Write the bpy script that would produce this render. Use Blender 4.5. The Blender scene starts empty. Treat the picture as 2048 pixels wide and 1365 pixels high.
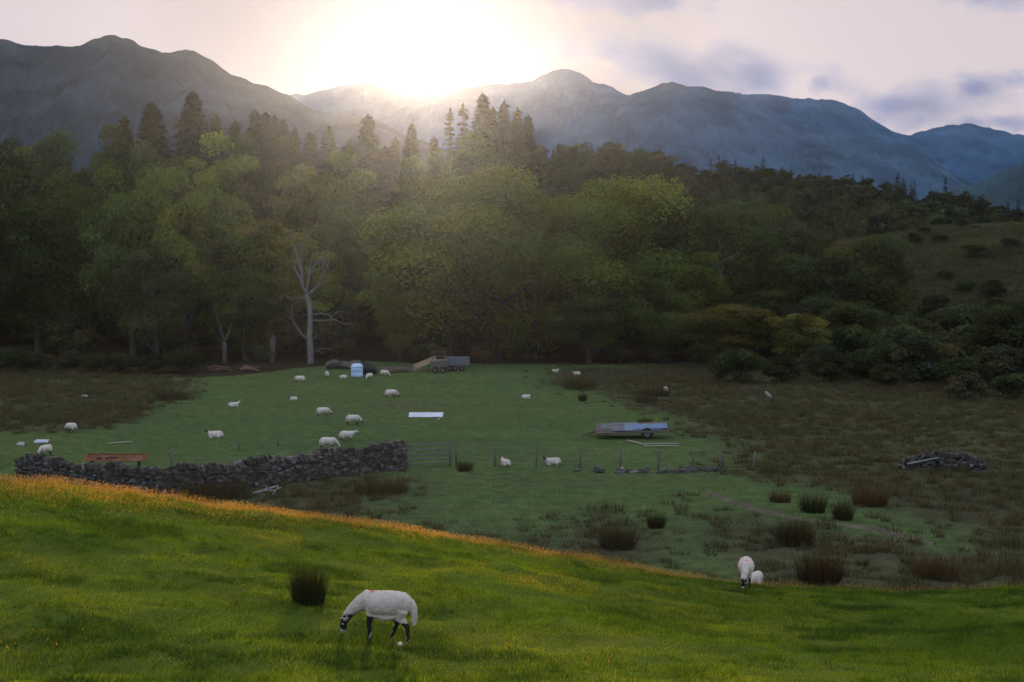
import bpy, bmesh, math, random
import numpy as np
from mathutils import Vector, Matrix

R = math.radians
S = bpy.context.scene
COL = S.collection

# ------------------------------------------------------------------ camera
F = 2813.0                      # focal length in pixels of the 2048 px wide photograph
PITCH = math.atan((682.5 - 518) / F)
cam = bpy.data.cameras.new("camera")
cam.sensor_width = 36
cam.lens = 36 * F / 2048
cam.clip_start, cam.clip_end = 0.3, 30000
camo = bpy.data.objects.new("camera", cam)
COL.objects.link(camo)
camo.location = (0, 0, 0)
camo.rotation_euler = (R(90) - PITCH, 0, 0)
S.camera = camo

# ------------------------------------------------------------------ world, sun, exposure
SUN_ELEV, SUN_AZ = R(7.9), R(-3.5)       # azimuth measured from +Y (view direction) to the right
w = bpy.data.worlds.new("World")
S.world = w
w.use_nodes = True
nt = w.node_tree
bg = nt.nodes["Background"]
sky = nt.nodes.new("ShaderNodeTexSky")
sky.sky_type = 'NISHITA'
sky.sun_disc = False
sky.sun_elevation = SUN_ELEV
sky.sun_rotation = SUN_AZ
sky.altitude = 150
sky.air_density, sky.dust_density, sky.ozone_density = 1.0, 1.2, 2.0
tcw = nt.nodes.new("ShaderNodeTexCoord")
sep = nt.nodes.new("ShaderNodeSeparateXYZ")
nt.links.new(tcw.outputs["Generated"], sep.inputs[0])
mrw = nt.nodes.new("ShaderNodeMapRange")
mrw.interpolation_type = 'SMOOTHSTEP'
mrw.inputs[1].default_value, mrw.inputs[2].default_value = -0.4, 0.75
nt.links.new(sep.outputs["Y"], mrw.inputs[0])
hue = nt.nodes.new("ShaderNodeMix")       # thin high cloud: pinkish towards the sunset, blue grey in the east
hue.data_type = 'RGBA'
hue.inputs[6].default_value = (6.6, 8.0, 10.6, 1)
hue.inputs[7].default_value = (6.9, 6.05, 6.45, 1)
nt.links.new(mrw.outputs[0], hue.inputs[0])
dotn = nt.nodes.new("ShaderNodeVectorMath")
dotn.operation = 'DOT_PRODUCT'
nt.links.new(tcw.outputs["Generated"], dotn.inputs[0])
dotn.inputs[1].default_value = (math.sin(SUN_AZ) * math.cos(SUN_ELEV), math.cos(SUN_AZ) * math.cos(SUN_ELEV), math.sin(SUN_ELEV))
thin = nt.nodes.new("ShaderNodeMapRange")
thin.interpolation_type = 'SMOOTHSTEP'
thin.inputs[1].default_value, thin.inputs[2].default_value = math.cos(R(13)), math.cos(R(2))
thin.inputs[3].default_value, thin.inputs[4].default_value = 1.0, 0.58
nt.links.new(dotn.outputs["Value"], thin.inputs[0])
hue2 = nt.nodes.new("ShaderNodeVectorMath")
hue2.operation = 'SCALE'
nt.links.new(hue.outputs[2], hue2.inputs[0])
nt.links.new(thin.outputs[0], hue2.inputs["Scale"])
veil = nt.nodes.new("ShaderNodeMix")
veil.data_type = 'RGBA'
veil.inputs[0].default_value = 0.97
nt.links.new(sky.outputs[0], veil.inputs[6])
nt.links.new(hue2.outputs[0], veil.inputs[7])
nt.links.new(veil.outputs[2], bg.inputs[0])
bg.inputs[1].default_value = 0.10

sl = bpy.data.lights.new("sun", 'SUN')
sl.energy = 4.3
sl.angle = R(0.5)
sl.color = (1.0, 0.62, 0.37)
so = bpy.data.objects.new("sun", sl)
COL.objects.link(so)
sd = Vector((math.sin(SUN_AZ) * math.cos(SUN_ELEV), math.cos(SUN_AZ) * math.cos(SUN_ELEV), math.sin(SUN_ELEV)))
so.rotation_euler = sd.to_track_quat('Z', 'Y').to_euler()
so.location = sd * 60

S.view_settings.view_transform = 'Standard'
S.view_settings.look = 'None'
S.view_settings.exposure = 0.0
S.view_settings.gamma = 1.0
S.view_settings.use_curve_mapping = False
cy = S.cycles
cy.max_bounces = 5
cy.diffuse_bounces = 3
cy.glossy_bounces = 2
cy.transmission_bounces = 3
cy.volume_bounces = 0
cy.transparent_max_bounces = 8
cy.use_denoising = True
cy.sample_clamp_indirect = 4.0
cy.caustics_reflective = cy.caustics_refractive = False

# ------------------------------------------------------------------ helpers
CP, SP = math.cos(PITCH), math.sin(PITCH)


def us(px, py):
    """pixel -> (x per y, z per y) of its line of sight"""
    xc = (np.asarray(px, float) - 1024) / F
    yc = (682.5 - np.asarray(py, float)) / F
    d = CP + yc * SP
    return xc / d, (-SP + yc * CP) / d


def at(px, py, Y):
    u, s = us(px, py)
    return Vector((float(u) * Y, Y, float(s) * Y))


def sstep(a, b, x):
    t = np.clip((x - a) / (b - a), 0, 1)
    return t * t * (3 - 2 * t)


def vnoise(x, y, seed=0):
    x = np.asarray(x, float); y = np.asarray(y, float)
    ix = np.floor(x).astype(np.int64); iy = np.floor(y).astype(np.int64)
    fx = x - ix; fy = y - iy
    fx = fx * fx * (3 - 2 * fx); fy = fy * fy * (3 - 2 * fy)

    def h(a, b):
        n = (a * 374761393 + b * 668265263 + seed * 982451653) & 0xffffffff
        n = ((n ^ (n >> 13)) * 1274126177) & 0xffffffff
        return ((n ^ (n >> 16)) & 0xffff) / 65535.0
    a = h(ix, iy); b = h(ix + 1, iy); c = h(ix, iy + 1); d = h(ix + 1, iy + 1)
    return (a + (b - a) * fx) * (1 - fy) + (c + (d - c) * fx) * fy


def fbm(x, y, seed=0, oct=4, gain=0.5):
    v = 0; a = 1; t = 0
    for i in range(oct):
        v = v + a * (vnoise(x * 2 ** i + 17.3 * i, y * 2 ** i - 9.1 * i, seed + i) * 2 - 1)
        t += a; a *= gain
    return v / t


def mesh_np(name, V, Fc, col=None, smooth=False):
    """V (n,3), Fc (m,k) all with the same number of corners"""
    V = np.asarray(V, np.float32); Fc = np.asarray(Fc, np.int32)
    me = bpy.data.meshes.new(name)
    m, k = Fc.shape
    me.vertices.add(len(V)); me.vertices.foreach_set("co", V.ravel())
    me.loops.add(m * k); me.loops.foreach_set("vertex_index", Fc.ravel())
    me.polygons.add(m); me.polygons.foreach_set("loop_start", np.arange(0, m * k, k, dtype=np.int32))
    if smooth:
        me.polygons.foreach_set("use_smooth", np.ones(m, bool))
    me.update(calc_edges=True)
    if col is not None:
        c = np.ones((len(V), 4), np.float32); c[:, :3] = col
        a = me.color_attributes.new("Col", 'FLOAT_COLOR', 'POINT')
        a.data.foreach_set("color", c.ravel())
    return me


def link(name, me, mat=None, parent=None, loc=None):
    o = bpy.data.objects.new(name, me)
    COL.objects.link(o)
    if mat is not None and me is not None and len(me.materials) == 0:
        me.materials.append(mat)
    if parent is not None:
        o.parent = parent
    if loc is not None:
        o.location = loc
    return o


def tag(o, label=None, cat=None, group=None, kind=None):
    if label: o['label'] = label
    if cat: o['category'] = cat
    if group: o['group'] = group
    if kind: o['kind'] = kind
    return o


def thing(name, label, cat, loc=(0, 0, 0), rz=0.0, group=None):
    o = bpy.data.objects.new(name, None)
    o.empty_display_size = 0.3
    COL.objects.link(o)
    o.location = loc
    o.rotation_euler = (0, 0, rz)
    return tag(o, label, cat, group)


def shade(col, rng, lo, hi):
    k = rng.uniform(lo, hi)
    return [c * k for c in col]


# ---- small solid modelling: lists of (verts, faces) joined in one mesh
class MB:
    def __init__(s):
        s.v = []; s.f = []; s.c = []

    def add(s, V, Fs, col=(0.5, 0.5, 0.5)):
        n = len(s.v)
        s.v += [tuple(p) for p in V]
        s.f += [tuple(i + n for i in f) for f in Fs]
        s.c += [tuple(col)] * len(V)

    def box(s, c, size, rot=None, col=(0.5, 0.5, 0.5), jit=0.0, rng=None):
        x, y, z = [a / 2 for a in size]
        V = [Vector((sx * x, sy * y, sz * z)) for sx in (-1, 1) for sy in (-1, 1) for sz in (-1, 1)]
        if jit:
            V = [v + Vector((rng.uniform(-jit, jit) * size[0], rng.uniform(-jit, jit) * size[1], rng.uniform(-jit, jit) * size[2])) for v in V]
        if rot is not None:
            V = [rot @ v for v in V]
        V = [v + Vector(c) for v in V]
        s.add(V, [(0, 1, 3, 2), (4, 6, 7, 5), (0, 4, 5, 1), (2, 3, 7, 6), (0, 2, 6, 4), (1, 5, 7, 3)], col)

    def bar(s, a, b, r, r2=None, n=8, col=(0.5, 0.5, 0.5)):
        s.tube([a, b], [r, r if r2 is None else r2], n, col)

    def tube(s, pts, rad, n=8, col=(0.5, 0.5, 0.5), ell=None):
        """tapered tube along points with closed ends; ell = per-point (width, height) half axes"""
        pts = [Vector(p) for p in pts]
        V = []; prev = None
        for i, p in enumerate(pts):
            t = (pts[min(i + 1, len(pts) - 1)] - pts[max(i - 1, 0)]).normalized()
            ref = Vector((0, 0, 1)) if abs(t.z) < 0.9 else Vector((1, 0, 0))
            if prev is not None:
                ref = prev
            a = (ref - t * ref.dot(t)).normalized()
            prev = a
            b = t.cross(a)
            wa, wb = (rad[i], rad[i]) if ell is None else ell[i]
            for k in range(n):
                q = 2 * math.pi * k / n
                V.append(p + a * (math.cos(q) * wb) + b * (math.sin(q) * wa))
        Fs = []
        for i in range(len(pts) - 1):
            for k in range(n):
                k2 = (k + 1) % n
                Fs.append((i * n + k, i * n + k2, (i + 1) * n + k2, (i + 1) * n + k))
        Fs.append(tuple(range(n - 1, -1, -1)))
        Fs.append(tuple((len(pts) - 1) * n + k for k in range(n)))
        s.add(V, Fs, col)

    def mesh(s, name, smooth=False):
        me = bpy.data.meshes.new(name)
        me.from_pydata(s.v, [], s.f)
        if smooth:
            me.polygons.foreach_set("use_smooth", np.ones(len(s.f), bool))
        a = me.color_attributes.new("Col", 'FLOAT_COLOR', 'POINT')
        c = np.ones((len(s.v), 4), np.float32); c[:, :3] = np.array(s.c)
        a.data.foreach_set("color", c.ravel())
        me.update()
        bm = bmesh.new(); bm.from_mesh(me)
        bmesh.ops.recalc_face_normals(bm, faces=bm.faces)
        bm.to_mesh(me); bm.free()
        return me

    def obj(s, name, mat, parent=None, smooth=False, bevel=0.0):
        o = link(name, s.mesh(name, smooth), mat, parent)
        if bevel:
            b = o.modifiers.new("bevel", 'BEVEL'); b.width = bevel; b.segments = 2; b.limit_method = 'ANGLE'
        return o


# ------------------------------------------------------------------ materials
def base_mat(name):
    m = bpy.data.materials.new(name)
    m.use_nodes = True
    n = m.node_tree
    return m, n, n.nodes["Principled BSDF"], n.nodes["Material Output"]


def vary(n, src, scale, lo, hi, coord='Object', detail=4, stretch=None):
    """multiply a colour by procedural noise between lo and hi"""
    tc = n.nodes.new("ShaderNodeTexCoord")
    no = n.nodes.new("ShaderNodeTexNoise")
    no.inputs["Scale"].default_value = scale
    no.inputs["Detail"].default_value = detail
    if stretch:
        mp = n.nodes.new("ShaderNodeMapping"); mp.inputs["Scale"].default_value = stretch
        n.links.new(tc.outputs[coord], mp.inputs[0]); n.links.new(mp.outputs[0], no.inputs[0])
    else:
        n.links.new(tc.outputs[coord], no.inputs[0])
    mr = n.nodes.new("ShaderNodeMapRange")
    mr.inputs[1].default_value, mr.inputs[2].default_value = 0.3, 0.7
    mr.inputs[3].default_value, mr.inputs[4].default_value = lo, hi
    n.links.new(no.outputs[0], mr.inputs[0])
    mx = n.nodes.new("ShaderNodeVectorMath"); mx.operation = 'SCALE'
    n.links.new(src, mx.inputs[0]); n.links.new(mr.outputs[0], mx.inputs[3])
    return mx.outputs[0], no.outputs[0]


def mat_attr(name, rough=0.9, scale=6.0, lo=0.7, hi=1.3, bump=0.0, bdist=0.02, stretch=None, detail=5, metal=0.0, bscale=None, spec=0.3):
    m, n, p, out = base_mat(name)
    at_ = n.nodes.new("ShaderNodeAttribute"); at_.attribute_name = "Col"
    c, f = vary(n, at_.outputs[0], scale, lo, hi, stretch=stretch, detail=detail)
    n.links.new(c, p.inputs["Base Color"])
    p.inputs["Roughness"].default_value = rough
    p.inputs["Metallic"].default_value = metal
    p.inputs["Specular IOR Level"].default_value = spec
    if bump:
        if bscale:
            _, f = vary(n, at_.outputs[0], bscale, 0, 1)
        b = n.nodes.new("ShaderNodeBump"); b.inputs["Strength"].default_value = bump; b.inputs["Distance"].default_value = bdist
        n.links.new(f, b.inputs["Height"]); n.links.new(b.outputs[0], p.inputs["Normal"])
    return m


def mat_leaf(name, trans=0.35, rnd=0.25, tcol=(1.25, 1.1, 0.45)):
    """thin leaves: light is reflected and also passes through"""
    m, n, p, out = base_mat(name)
    n.nodes.remove(p)
    at_ = n.nodes.new("ShaderNodeAttribute"); at_.attribute_name = "Col"
    oi = n.nodes.new("ShaderNodeObjectInfo")
    mr = n.nodes.new("ShaderNodeMapRange"); mr.inputs[3].default_value, mr.inputs[4].default_value = 1 - rnd, 1 + rnd
    n.links.new(oi.outputs["Random"], mr.inputs[0])
    mx = n.nodes.new("ShaderNodeVectorMath"); mx.operation = 'SCALE'
    n.links.new(at_.outputs[0], mx.inputs[0]); n.links.new(mr.outputs[0], mx.inputs[3])
    d = n.nodes.new("ShaderNodeBsdfDiffuse"); t = n.nodes.new("ShaderNodeBsdfTranslucent")
    tm = n.nodes.new("ShaderNodeVectorMath"); tm.operation = 'MULTIPLY'; tm.inputs[1].default_value = tcol
    n.links.new(mx.outputs[0], d.inputs[0]); n.links.new(mx.outputs[0], tm.inputs[0]); n.links.new(tm.outputs[0], t.inputs[0])
    ms = n.nodes.new("ShaderNodeMixShader"); ms.inputs[0].default_value = trans
    n.links.new(d.outputs[0], ms.inputs[1]); n.links.new(t.outputs[0], ms.inputs[2])
    n.links.new(ms.outputs[0], out.inputs[0])
    return m


M = {}
M['ground'] = mat_attr("ground_turf", 1.0, 1.3, 0.75, 1.25, bump=0.7, bdist=0.12, detail=9, spec=0.0)
M['path'] = mat_attr("trodden_earth", 0.95, 3.0, 0.6, 1.3, bump=0.5, bdist=0.05, detail=8, spec=0.1)
M['mountain'] = mat_attr("fell_side", 1.0, 0.06, 0.7, 1.3, bump=0.8, bdist=1.5, detail=12, spec=0.0)
M['grass'] = mat_leaf("grass_blades", 0.5, 0.0, (1.0, 1.15, 0.4))
M['straw'] = mat_leaf("dry_grass_heads", 0.55, 0.0, (1.2, 1.0, 0.6))
M['rush'] = mat_leaf("rush_blades", 0.25, 0.12, (1.2, 1.05, 0.6))
M['leaf'] = mat_leaf("broad_leaves", 0.4, 0.36)
M['needle'] = mat_leaf("conifer_needles", 0.25, 0.2)
M['bark'] = mat_attr("bark", 0.95, 3.0, 0.6, 1.4, bump=0.6, bdist=0.05, stretch=(3, 3, 0.5))
M['deadwood'] = mat_attr("bleached_dead_wood", 0.9, 4.0, 0.65, 1.3, bump=0.4, bdist=0.03, stretch=(3, 3, 0.4))
M['fleece'] = mat_attr("fleece", 1.0, 9.0, 0.86, 1.1, bump=0.5, bdist=0.02, bscale=38.0, spec=0.05)
M['horn'] = mat_attr("horn", 0.6, 30.0, 0.7, 1.2)
M['eye'] = mat_attr("dark_eye", 0.15, 5, 1, 1)
M['stone'] = mat_attr("wall_stone", 0.95, 7.0, 0.6, 1.4, bump=0.6, bdist=0.03)
M['wood'] = mat_attr("weathered_wood", 0.9, 5.0, 0.65, 1.3, bump=0.3, bdist=0.01, stretch=(1, 6, 6))
M['metal'] = mat_attr("galvanised_sheet", 0.45, 3.0, 0.8, 1.15, metal=0.3)
M['rust'] = mat_attr("rusty_paint", 0.8, 3.0, 0.55, 1.25, bump=0.2)
M['rubber'] = mat_attr("black_rubber", 0.8, 6.0, 0.8, 1.2)
M['plastic'] = mat_attr("pale_plastic", 0.55, 2.0, 0.9, 1.08)
M['tarp'] = mat_attr("dark_tarpaulin", 0.6, 3.0, 0.7, 1.3, bump=0.6, bdist=0.05)

# ------------------------------------------------------------------ the ground
CREST_PX = np.array([-1100, -500, 0, 250, 500, 700, 900, 1100, 1300, 1500, 1750, 2048, 2500, 3200], float)
CREST_PY = np.array([860, 900, 948, 976, 1018, 1042, 1068, 1104, 1142, 1170, 1182, 1170, 1150, 1140], float)
CREST_Y = np.array([26, 28, 30, 31.2, 32.5, 33.5, 34.5, 35.5, 36.5, 38, 39, 40, 41.5, 43], float)
_cu, _cs = us(CREST_PX, CREST_PY)
UF = np.linspace(_cu[0], _cu[-1], 600)


def _smooth(a, k=41):
    p = np.pad(a, k // 2, mode='edge')
    return np.convolve(p, np.ones(k) / k, mode='valid')


CS = _smooth(np.interp(UF, _cu, _cs))
CY = _smooth(np.interp(UF, _cu, CREST_Y))
SB = float(us(1024, 1365)[1])


def ycrest(u): return np.interp(u, UF, CY)


def zground(x, y, detail=True):
    x = np.asarray(x, float); y = np.asarray(y, float)
    ys = np.maximum(y, 0.5)
    u = np.clip(x / ys, UF[0], UF[-1])
    yc = np.interp(u, UF, CY); zc = np.interp(u, UF, CS) * yc + 0.10
    yb = 17.0; zb = SB * yb
    s0 = (zc - zb) / (yc - yb)
    t = y - yc
    sdrop = -0.46
    wv = 0.9
    soft = wv * np.logaddexp(0, t / wv)
    zn = zc + s0 * t + (sdrop - s0) * soft
    zn0 = -1.75 + (zb + 1.75) * y / yb
    zn = np.where(y < yb, zn0, zn)
    if detail:
        near = sstep(60, 40, y)
        zn = zn + near * (0.075 * fbm(x * 0.55, y * 0.5, 5, 3, 0.5) + 0.10 * np.clip(fbm(x * 1.1, y * 1.0, 6, 2) - 0.1, -0.3, 1) + 0.14 * fbm(x * 0.16, y * 0.16, 9, 2))
    # valley floor
    xr = sstep(25, 95, x)
    zv = -10.8 + 8.0 * sstep(150, 245, y) * (1 - xr)
    zv = zv + 17.0 * sstep(110, 262, y) * xr * (1 - sstep(272, 430, y) * 0.6)
    zv = zv + 1.2 * sstep(60, 30, y) * 0
    if detail:
        zv = zv + 0.16 * fbm(x * 0.12, y * 0.12, 21, 3) + 0.05 * fbm(x * 0.8, y * 0.8, 23, 3)
        zv = zv + xr * sstep(120, 180, y) * 1.3 * fbm(x * 0.06, y * 0.06, 31, 4)
    far = sstep(300, 900, y)
    zv = zv + far * 4.0
    k = 0.5
    d = np.clip((zn - zv) / k, -40, 40)
    return zv + k * np.logaddexp(0, d)


def zg1(x, y): return float(zground(np.array([x]), np.array([y]))[0])


def on_ground(px, py, ymin=44.0, ymax=400.0):
    u, s = us(px, py)
    ys = np.arange(ymin, ymax, 0.1)
    zz = zground(float(u) * ys, ys)
    below = zz > float(s) * ys
    i = int(np.argmax(below)) if below.any() else len(ys) - 1
    Y = float(ys[i])
    return Vector((float(u) * Y, Y, float(zz[i])))


def near_ground(px, py): return on_ground(px, py, 12.0, 60.0)


def wpoly(pts):
    """pixel outline -> outline on the valley floor"""
    u, s = us([p[0] for p in pts], [p[1] for p in pts])
    Y = -10.8 / s
    return np.stack([u * Y, Y], 1)


def inside(poly, x, y):
    r = np.zeros(x.shape, bool); n = len(poly); j = n - 1
    for i in range(n):
        xi, yi = poly[i]; xj, yj = poly[j]
        c = ((yi > y) != (yj > y)) & (x < (xj - xi) * (y - yi) / (yj - yi + 1e-12) + xi)
        r ^= c; j = i
    return r


ZL = wpoly([(-400, 728), (0, 736), (150, 742), (300, 752), (400, 784), (330, 805), (310, 835), (200, 850), (80, 862), (0, 858), (-400, 850)])
ZR = wpoly([(1095, 748), (1200, 738), (1330, 728), (1420, 726), (1560, 726), (1700, 728), (2048, 735), (2700, 745), (2700, 1180), (2048, 1120), (1850, 1035),
            (1700, 985), (1560, 955), (1440, 945), (1420, 915), (1490, 900), (1390, 860), (1300, 825), (1210, 790), (1120, 775)])
ZF = wpoly([(470, 985), (640, 955), (820, 957), (830, 985), (700, 988), (660, 1015), (900, 1068), (1060, 1080), (1200, 1042), (1330, 1062), (1320, 1130),
            (1300, 1165), (1100, 1130), (900, 1100), (700, 1080), (470, 1060)])
ZQ = wpoly([(1385, 1045), (1500, 1035), (1600, 1050), (1750, 1075), (1900, 1095), (2100, 1110), (2700, 1150), (2700, 1300), (2048, 1230), (1420, 1210), (1470, 1110)])


def moor(x, y, jit=0.0):
    jx = x + 3.0 * fbm(x * 0.22, y * 0.22, 41, 4, .65); jy = y + 4.5 * fbm(x * 0.22, y * 0.22, 47, 4, .65)
    if jit:
        jr = np.random.default_rng(len(x.ravel()))
        jx = jx + jr.normal(0, jit, x.shape); jy = jy + jr.normal(0, jit * 1.8, x.shape)
    m = inside(ZL, jx, jy) | inside(ZR, jx, jy) | inside(ZF, jx, jy) | inside(ZQ, jx, jy)
    m |= (x > 26) & (y > 100) & (y < 300)
    return m


def moor_soft(x, y):
    t = 0.0
    for k, (dx, dy) in enumerate([(0, 0), (1.3, 0), (-1.3, 0), (0, 2.6), (0, -2.6), (.8, 1.8), (-.8, 1.8), (.8, -1.8), (-.8, -1.8)]):
        t = t + moor(x + dx, y + dy)
    return t / 9.0


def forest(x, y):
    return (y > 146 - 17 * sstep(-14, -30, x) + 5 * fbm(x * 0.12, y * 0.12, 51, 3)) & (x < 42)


def ground_colour(x, y):
    n1 = fbm(x * 0.3, y * 0.3, 61, 4); n2 = fbm(x * 1.7, y * 1.7, 67, 3); n3 = fbm(x * 0.09, y * 0.09, 71, 3)
    c = np.zeros(x.shape + (3,))
    c[:] = (0.082, 0.120, 0.044)
    c += n1[..., None] * np.array((0.018, 0.02, 0.006)) + n2[..., None] * np.array((0.01, 0.014, 0.004)) + n3[..., None] * np.array((0.012, 0.008, 0.0))
    trk = np.clip(fbm(x * .05, y * .55, 85, 3) - .12, 0, 1)[..., None]
    c = c * (1 - .5 * trk) + np.array((0.10, 0.098, 0.05)) * .5 * trk
    worn = (np.exp(-((x + 6.5) / 7) ** 2 - ((y - 101) / 5) ** 2) * np.clip(.6 + n1, 0, 1))[..., None]
    c = c * (1 - .7 * worn) + np.array((0.10, 0.085, 0.05)) * .7 * worn
    mo = moor_soft(x, y)
    mc = np.array((0.066, 0.068, 0.036)) + n1[..., None] * np.array((0.015, 0.022, 0.010)) + n2[..., None] * np.array((0.010, 0.008, 0.004))
    c = c * (1 - mo[..., None]) + mc * mo[..., None]
    hill = (x > 30) & (y > 115)
    c = np.where(hill[..., None], np.array((0.036, 0.036, 0.020)) + n3[..., None] * np.array((0.012, 0.012, 0.006)) + n1[..., None] * 0.010, c)
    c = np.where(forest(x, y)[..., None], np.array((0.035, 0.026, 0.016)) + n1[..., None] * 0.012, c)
    u = np.clip(x / np.maximum(y, 0.5), UF[0], UF[-1])
    fg = (y - ycrest(u)) < 2.5
    g = np.array((0.085, 0.110, 0.018)) + n1[..., None] * np.array((0.016, 0.016, 0.004)) + n2[..., None] * np.array((0.012, 0.012, 0.002))
    c = np.where(fg[..., None], g, c)
    return np.clip(c, 0.008, 1)


def build_ground():
    ys = np.concatenate([np.linspace(-25, 3, 12), np.linspace(4, 14, 14), np.arange(14.6, 46, 0.16), np.arange(46, 76, 0.35), np.arange(76, 170, 0.8), np.geomspace(171, 745, 55)])
    us_ = np.concatenate([np.linspace(-1.3, -0.48, 30, endpoint=False), np.linspace(-0.48, 0.48, 420), np.linspace(0.48, 1.3, 31)[1:]])
    U, Y = np.meshgrid(us_, ys)
    X = U * np.maximum(Y, 30.0 - 0 * Y) * 1.0
    X = U * np.where(Y < 14, 14.0, Y)
    Z = zground(X, Y)
    ny, nx = X.shape
    idx = np.arange(ny * nx).reshape(ny, nx)
    q = np.stack([idx[:-1, :-1], idx[:-1, 1:], idx[1:, 1:], idx[1:, :-1]], -1).reshape(-1, 4)
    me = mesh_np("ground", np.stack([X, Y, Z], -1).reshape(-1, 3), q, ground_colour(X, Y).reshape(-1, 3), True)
    tag(link("ground", me, M['ground']), kind='structure')


build_ground()


def ribbon(name, pts, widths, col, mat, lift=0.05, seed=3):
    P = [on_ground(*p) for p in pts]
    xs = np.array([p.x for p in P]); ys = np.array([p.y for p in P])
    d = np.r_[0, np.cumsum(np.hypot(np.diff(xs), np.diff(ys)))]
    n = int(d[-1] / 0.3); t = np.linspace(0, d[-1], n)
    cx = np.interp(t, d, xs); cyy = np.interp(t, d, ys); ww = np.interp(t, d, widths)
    tx = np.gradient(cx); ty = np.gradient(cyy); L = np.hypot(tx, ty); nx, nyy = -ty / L, tx / L
    K = 9
    o = np.linspace(-1, 1, K)
    wob = 1 + 0.55 * fbm(t * 0.6, t * 0 + seed, seed, 3)
    wob2 = 1 + 0.55 * fbm(t * 0.6, t * 0 + seed + 50, seed, 3)
    wd = np.where(o[None] < 0, (ww * wob)[:, None], (ww * wob2)[:, None]) * o[None]
    X = cx[:, None] + nx[:, None] * wd; Y = cyy[:, None] + nyy[:, None] * wd
    Z = zground(X, Y) + lift - 0.08 * np.abs(o)[None] ** 3
    idx = np.arange(n * K).reshape(n, K)
    q = np.stack([idx[:-1, :-1], idx[1:, :-1], idx[1:, 1:], idx[:-1, 1:]], -1).reshape(-1, 4)
    c = np.array(col)[None, None] * (1 + 0.5 * fbm(X * 1.3, Y * 1.3, 81, 4))[..., None]
    me = mesh_np(name, np.stack([X, Y, Z], -1).reshape(-1, 3), q, np.clip(c, 0.01, 1).reshape(-1, 3), True)
    return tag(link(name, me, mat), kind='structure')


ribbon("path", [(1405, 978), (1450, 1000), (1520, 1022), (1600, 1040), (1700, 1052), (1790, 1068), (1870, 1090)], [0.1, 0.4, 0.55, 0.4, 0.6, 0.55, 0.1], (0.105, 0.098, 0.062), M['path'])


# ------------------------------------------------------------------ fells and hills
def mountain(name, pts, yf, zf, yr, seed, amp, colA, colB, power=1.25, nu=420, ntt=130, rough=1.0, craggy=0.0):
    px = np.linspace(pts[0][0], pts[-1][0], nu)
    py = np.interp(px, [p[0] for p in pts], [p[1] for p in pts])
    k = max(3, nu // 90) | 1
    py = np.convolve(np.pad(py, k // 2, mode='edge'), np.ones(k) / k, mode='valid')
    u, s = us(px, py)
    t = np.concatenate([np.linspace(0, 1, ntt), 1 + np.linspace(0.02, 0.6, 16)])
    T, UU = np.meshgrid(t, u, indexing='ij')
    SR = np.broadcast_to(s, T.shape)
    Y = yf + (yr - yf) * T
    X = UU * yr * (0.35 + 0.65 * (Y / yr))
    ridge = SR * yr + rough * yr * 0.0024 * fbm(X / yr * 90, 0 * X, seed + 3, 4)
    tt = np.minimum(T, 1)
    Z = zf + (ridge - zf) * tt ** power
    L = yr / 15.0
    n1 = fbm(X / L, Y / L, seed, 8, 0.64)
    rid = 1 - np.abs(fbm(X / (L * 0.55), Y / (L * 1.3), seed + 11, 7, 0.64)) * 2
    env = np.clip(tt * (1 - tt) * 4, 0, 1) ** 0.7
    Z = Z + env * amp * (n1 * 0.85 + rid * 0.75)
    Z = np.where(T > 1, ridge - (T - 1) * (yr - yf) * 0.55, Z)
    Z = np.maximum(Z, -9.0)
    ny, nx = X.shape
    idx = np.arange(ny * nx).reshape(ny, nx)
    q = np.stack([idx[:-1, :-1], idx[:-1, 1:], idx[1:, 1:], idx[1:, :-1]], -1).reshape(-1, 4)
    gz = np.abs(np.gradient(Z, axis=0) / (np.gradient(Y, axis=0) + 1e-6))
    mixv = np.clip(0.5 + 0.85 * fbm(X / (L * 0.4), Y / (L * 0.4), seed + 20, 6, 0.68) + craggy * (gz - 0.35), 0, 1)[..., None]
    c = np.array(colA) * (1 - mixv) + np.array(colB) * mixv
    me = mesh_np(name, np.stack([X, Y, Z], -1).reshape(-1, 3), q, c.reshape(-1, 3), True)
    return tag(link(name, me, M['mountain']), kind='structure')


HAZE_GRN, HAZE_BRN, HAZE_ROCK = (0.045, 0.084, 0.118), (0.040, 0.064, 0.066), (0.070, 0.118, 0.175)  # hill colours with the blue of distant haze painted in
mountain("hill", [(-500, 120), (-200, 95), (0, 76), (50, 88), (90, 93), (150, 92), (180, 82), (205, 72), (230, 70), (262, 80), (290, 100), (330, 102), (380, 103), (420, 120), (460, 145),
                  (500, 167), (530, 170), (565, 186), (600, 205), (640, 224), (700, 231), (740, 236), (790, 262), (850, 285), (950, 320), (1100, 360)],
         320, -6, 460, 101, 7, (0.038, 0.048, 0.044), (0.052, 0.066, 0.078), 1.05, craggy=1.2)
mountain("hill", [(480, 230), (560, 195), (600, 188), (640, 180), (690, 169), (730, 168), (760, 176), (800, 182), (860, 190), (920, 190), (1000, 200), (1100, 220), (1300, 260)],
         570, 8, 700, 103, 5.5, HAZE_GRN, HAZE_ROCK, 1.05)
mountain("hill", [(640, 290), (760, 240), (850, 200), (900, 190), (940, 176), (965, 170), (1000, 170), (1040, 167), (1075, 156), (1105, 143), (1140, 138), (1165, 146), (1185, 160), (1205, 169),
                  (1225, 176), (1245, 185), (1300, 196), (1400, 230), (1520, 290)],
         465, 4, 605, 107, 7.5, HAZE_GRN, HAZE_ROCK, 1.05, craggy=1.0)
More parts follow.
